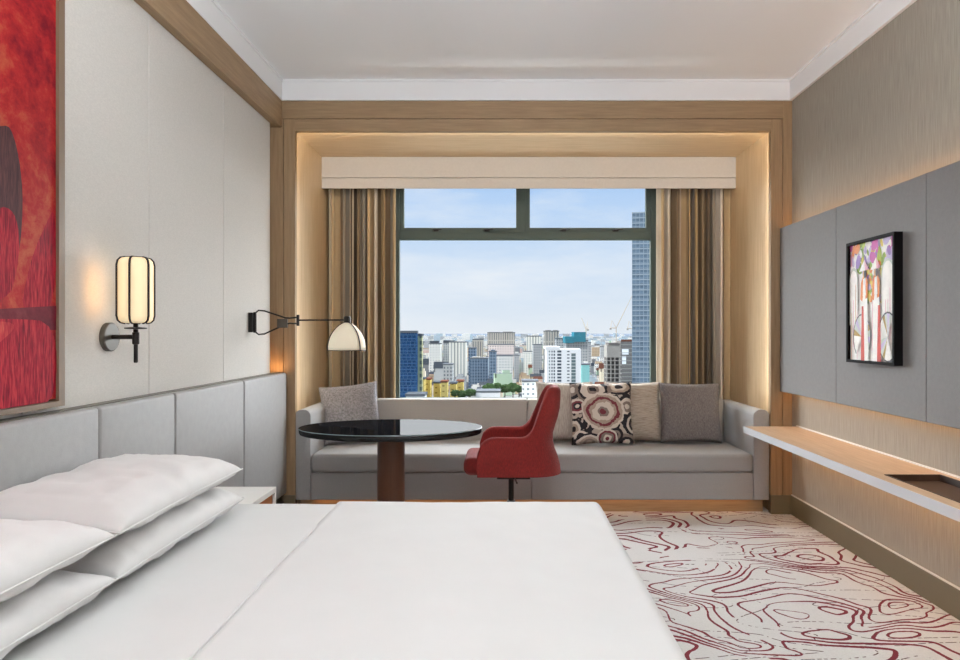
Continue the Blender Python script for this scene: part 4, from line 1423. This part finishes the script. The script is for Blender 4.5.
for k in range(13):
    z = pz2(344.5 + 4.0 * k, d)
    box('slab', (px2(620, d), px2(635, d), d - 0.6, d + 0.1, z - 0.4, z), 'concrete', t)


def crane(label, xm, yb, yj, xe, ye, xc, d):
    b = Vector((px2(xm, d), d, pz2(yb, d))); p = Vector((px2(xm, d), d, pz2(yj, d)))
    t = thing('tower_crane', label, 'crane', b, 'tower cranes')
    s = d / F
    tub('mast', [b, p], 0.40 * s, 'crane_paint', t, 6)
    e_ = Vector((px2(xe, d), d, pz2(ye, d)))
    tub('jib', [p, e_], [0.40 * s, 0.22 * s], 'crane_paint', t, 6)
    c = Vector((px2(xc, d), d, pz2(yj, d)))
    tub('counter_jib', [p, c], 0.5 * s, 'crane_paint', t, 6)
    ap = Vector(((c.x * 0.75 + p.x * 0.25), d, p.z + 7.5 * s))
    tub('a_frame', [c, ap, p], 0.28 * s, 'crane_paint', t, 6)
    bx_ = bmesh.new(); bx(bx_, c.x - 0.9 * s, c.x + 0.9 * s, d - 0.5, d + 0.5, c.z - 1.8 * s, c.z)
    obj('counterweight', bx_, 'concrete', t)


crane('pale tower crane with raised jib over the concrete core', 616.2, 342.5, 328, 632, 296, 610.5, 405)
crane('pale tower crane half hidden by the tall glass tower', 633.5, 341, 328.5, 645, 306, 627.5, 480)
crane('thin tower crane over the teal netting', 586, 336, 329, 581.5, 318, 588, 830)

# yellow row of houses
for k, (a, b, yt) in enumerate(((417.5, 424, 379.5), (424.5, 430, 380), (433.5, 440, 383.5), (441, 447, 382.5), (450, 456, 384), (457, 463, 382))):
    d = 520 + (k % 3) * 18
    t = thing('yellow_building', 'yellow apartment building in the row near the dark blue tower', 'building', (px2((a + b) / 2, d), d + 7, ZG), 'yellow buildings in a row')
    box('body', (px2(a, d), px2(b, d), d, d + 14, ZG, pz2(yt, d)), 'yellow_block', t)
    box('roof', (px2(a, d) - 0.5, px2(b, d) + 0.5, d - 0.5, d + 14, pz2(yt, d), pz2(yt - 1.6, d)), 'roof_red' if k % 2 else 'roof_dark', t)
t = tower('office_block', 'grey green block standing behind the yellow row', 'building', 443, 452.5, 365, 640, 'grey_block', 15)
t = tower('office_block', 'white house block with dark openings near the beige cushion', 'building', 522.5, 538, 382, 480, 'pale_block', 15)
tower('office_block', 'low white flat roofed hall behind the sofa back', 'building', 476, 500, 392.5, 500, 'white_wall', 20)
tower('office_block', 'low pale hall at the foot of the dark blue tower', 'building', 406, 424, 396.3, 330, 'white_wall', 12)

# trees
for k, (x, y, r) in enumerate(((489, 388, 5.0), (497, 386.5, 4.0), (505, 388.5, 4.5), (513, 387.5, 5.0), (519, 389, 4.0), (462, 394, 4.0), (470, 392.5, 4.5), (455, 393, 3.5))):
    d = 546 + (k % 3) * 5 if k < 5 else 496 + (k % 2) * 8
    c = Vector((px2(x, d), d, pz2(y, d))); rr = r * d / F * 1.1
    t = thing('city_tree', 'dark green tree crown among the city houses', 'tree', (c.x, c.y, ZG), 'city trees')
    bm = bmesh.new()
    bmesh.ops.create_icosphere(bm, subdivisions=4, radius=1.0)
    for v in bm.verts:
        n = mnoise.noise(v.co * 2.2 + Vector((k * 3.1, 0, 0))) + 0.6 * mnoise.noise(v.co * 6 + Vector((k, 2, 0)))
        v.co = c + Vector((v.co.x * rr * 1.15, v.co.y * rr, v.co.z * rr * 0.8)) * (1 + 0.32 * n)
    obj('crown', bm, 'tree_leaf', t, smooth=True)
    tub('trunk', [(c.x, c.y, ZG), (c.x, c.y, c.z)], [0.6, 0.35], 'tree_bark', t, 6)

# thin far skyline
for k in range(26):
    x = 400 + k * 9 + R.uniform(-3, 3); d = R.uniform(2200, 3400)
    tower('skyline_block', 'small block on the far skyline', 'building', x, x + R.uniform(2, 5), R.uniform(338, 346), d, R.choice(['pale_block', 'grey_block', 'slate_block']), 25, group='far skyline blocks')

# low houses: the nearest ones singly, the rest as one object
hm = {}


def house_mesh(ci, kind):
    if (ci, kind) in hm: return hm[(ci, kind)]
    bm = bmesh.new()
    bx(bm, -0.5, 0.5, -0.5, 0.5, 0, 1)
    if kind == 0: bx(bm, -0.25, 0.2, -0.2, 0.4, 1, 1.12)
    elif kind == 1:
        vs = [bm.verts.new(p) for p in ((-0.55, -0.55, 1), (0.55, -0.55, 1), (0.55, 0.55, 1), (-0.55, 0.55, 1), (-0.55, 0, 1.18), (0.55, 0, 1.18))]
        for f in ((0, 1, 5, 4), (2, 3, 4, 5), (0, 4, 3), (1, 2, 5)):
            q = bm.faces.new([vs[i] for i in f]); q.material_index = 1
    else:
        bx(bm, -0.55, 0.55, -0.52, 0.5, 0.72, 0.75); bx(bm, 0.0, 0.4, -0.3, 0.3, 1, 1.08)
    for f in bm.faces:
        if f.normal.z > 0.9: f.material_index = 2
    me = bpy.data.meshes.new('city_house'); bm.to_mesh(me); bm.free()
    me.materials.append(MATS['house_' + HOUSE_COL[ci][0].replace(' ', '_')])
    me.materials.append(MATS['roof_red'] if ci % 2 else MATS['roof_dark'])
    me.materials.append(MATS['roof_flat_red'] if ci in (1, 4, 7) else MATS['roof_flat'])
    hm[(ci, kind)] = me
    return me


FOOT += [(px2(546, 450), px2(581, 450), 450, 468), (px2(606, 400), px2(622, 400), 400, 414), (px2(620, 450), px2(635, 450), 449, 465)]


def free(X, d, w_):
    for (a, b, c, e_) in FOOT:
        if X + w_ * 0.75 > a and X - w_ * 0.75 < b and d + 15 > c and d - 10 < e_: return False
    return True


spots = []
d = 575.0
while d < 7500:
    x = 150 + R.random() * 6
    while x < 860:
        w_ = R.uniform(7, 15) * (1 + max(0, d - 1200) / 1300)
        spots.append((x, d * R.uniform(0.998, 1.002), w_))
        x += (w_ + R.uniform(3.5, 8)) * F / d
    d *= 1.026
spots.sort(key=lambda s: s[1])
kinds = [0, 1, 2]
sv, sfc, smi = [], [], []; n_ind = 0
wts = [5, 3, 4, 2, 2, 1, 2, 1]
KN = ['boxy', 'pitched roof', 'terraced']
for i, (x, d, w_) in enumerate(spots):
    ci = R.choices(range(8), wts)[0]; kd = R.choice(kinds)
    hgt = R.uniform(9, 22) if d < 1000 else R.uniform(10, 26)
    if R.random() < 0.08: hgt *= 1.7
    if d > 3000: hgt *= 1.6; ci = R.choice((0, 0, 2, 3))  # farthest houses take pale colours in place of haze
    X, Z = px2(x, d), ZG
    if not free(X, d, w_): continue
    shown = 396 < x < 640
    n_ind += shown
    if shown and n_ind <= 300:
        o = bpy.data.objects.new('city_house', house_mesh(ci, kd)); C.objects.link(o)
        o.location = (X, d, Z); o.scale = (w_, R.uniform(8, 11), hgt); o.rotation_euler.z = R.uniform(-0.12, 0.12)
        nm = HOUSE_COL[ci][0]
        tag(o, '%s %s house among the low city houses' % (nm, KN[kd]), 'house', '%s %s city houses' % (nm, KN[kd]))
    else:
        b0 = len(sv)
        for zz in (Z, Z + hgt):
            sv += [(X - w_ / 2, d, zz), (X + w_ / 2, d, zz), (X + w_ / 2, d + 10, zz), (X - w_ / 2, d + 10, zz)]
        sfc += [tuple(b0 + q for q in f) for f in ((4, 5, 6, 7), (0, 1, 5, 4), (1, 2, 6, 5), (2, 3, 7, 6), (3, 0, 4, 7))]
        smi += [8, ci, ci, ci, ci]
me = bpy.data.meshes.new('far_city_houses')
me.from_pydata(sv, [], sfc)
for nme in ['house_' + n.replace(' ', '_') for n, c in HOUSE_COL] + ['roof_flat']: me.materials.append(MATS[nme])
me.polygons.foreach_set('material_index', smi)
fo = bpy.data.objects.new('far_city_houses', me); C.objects.link(fo)
tag(fo, 'mass of distant low city houses, the farthest coloured pale as haze', 'houses', kind='stuff')
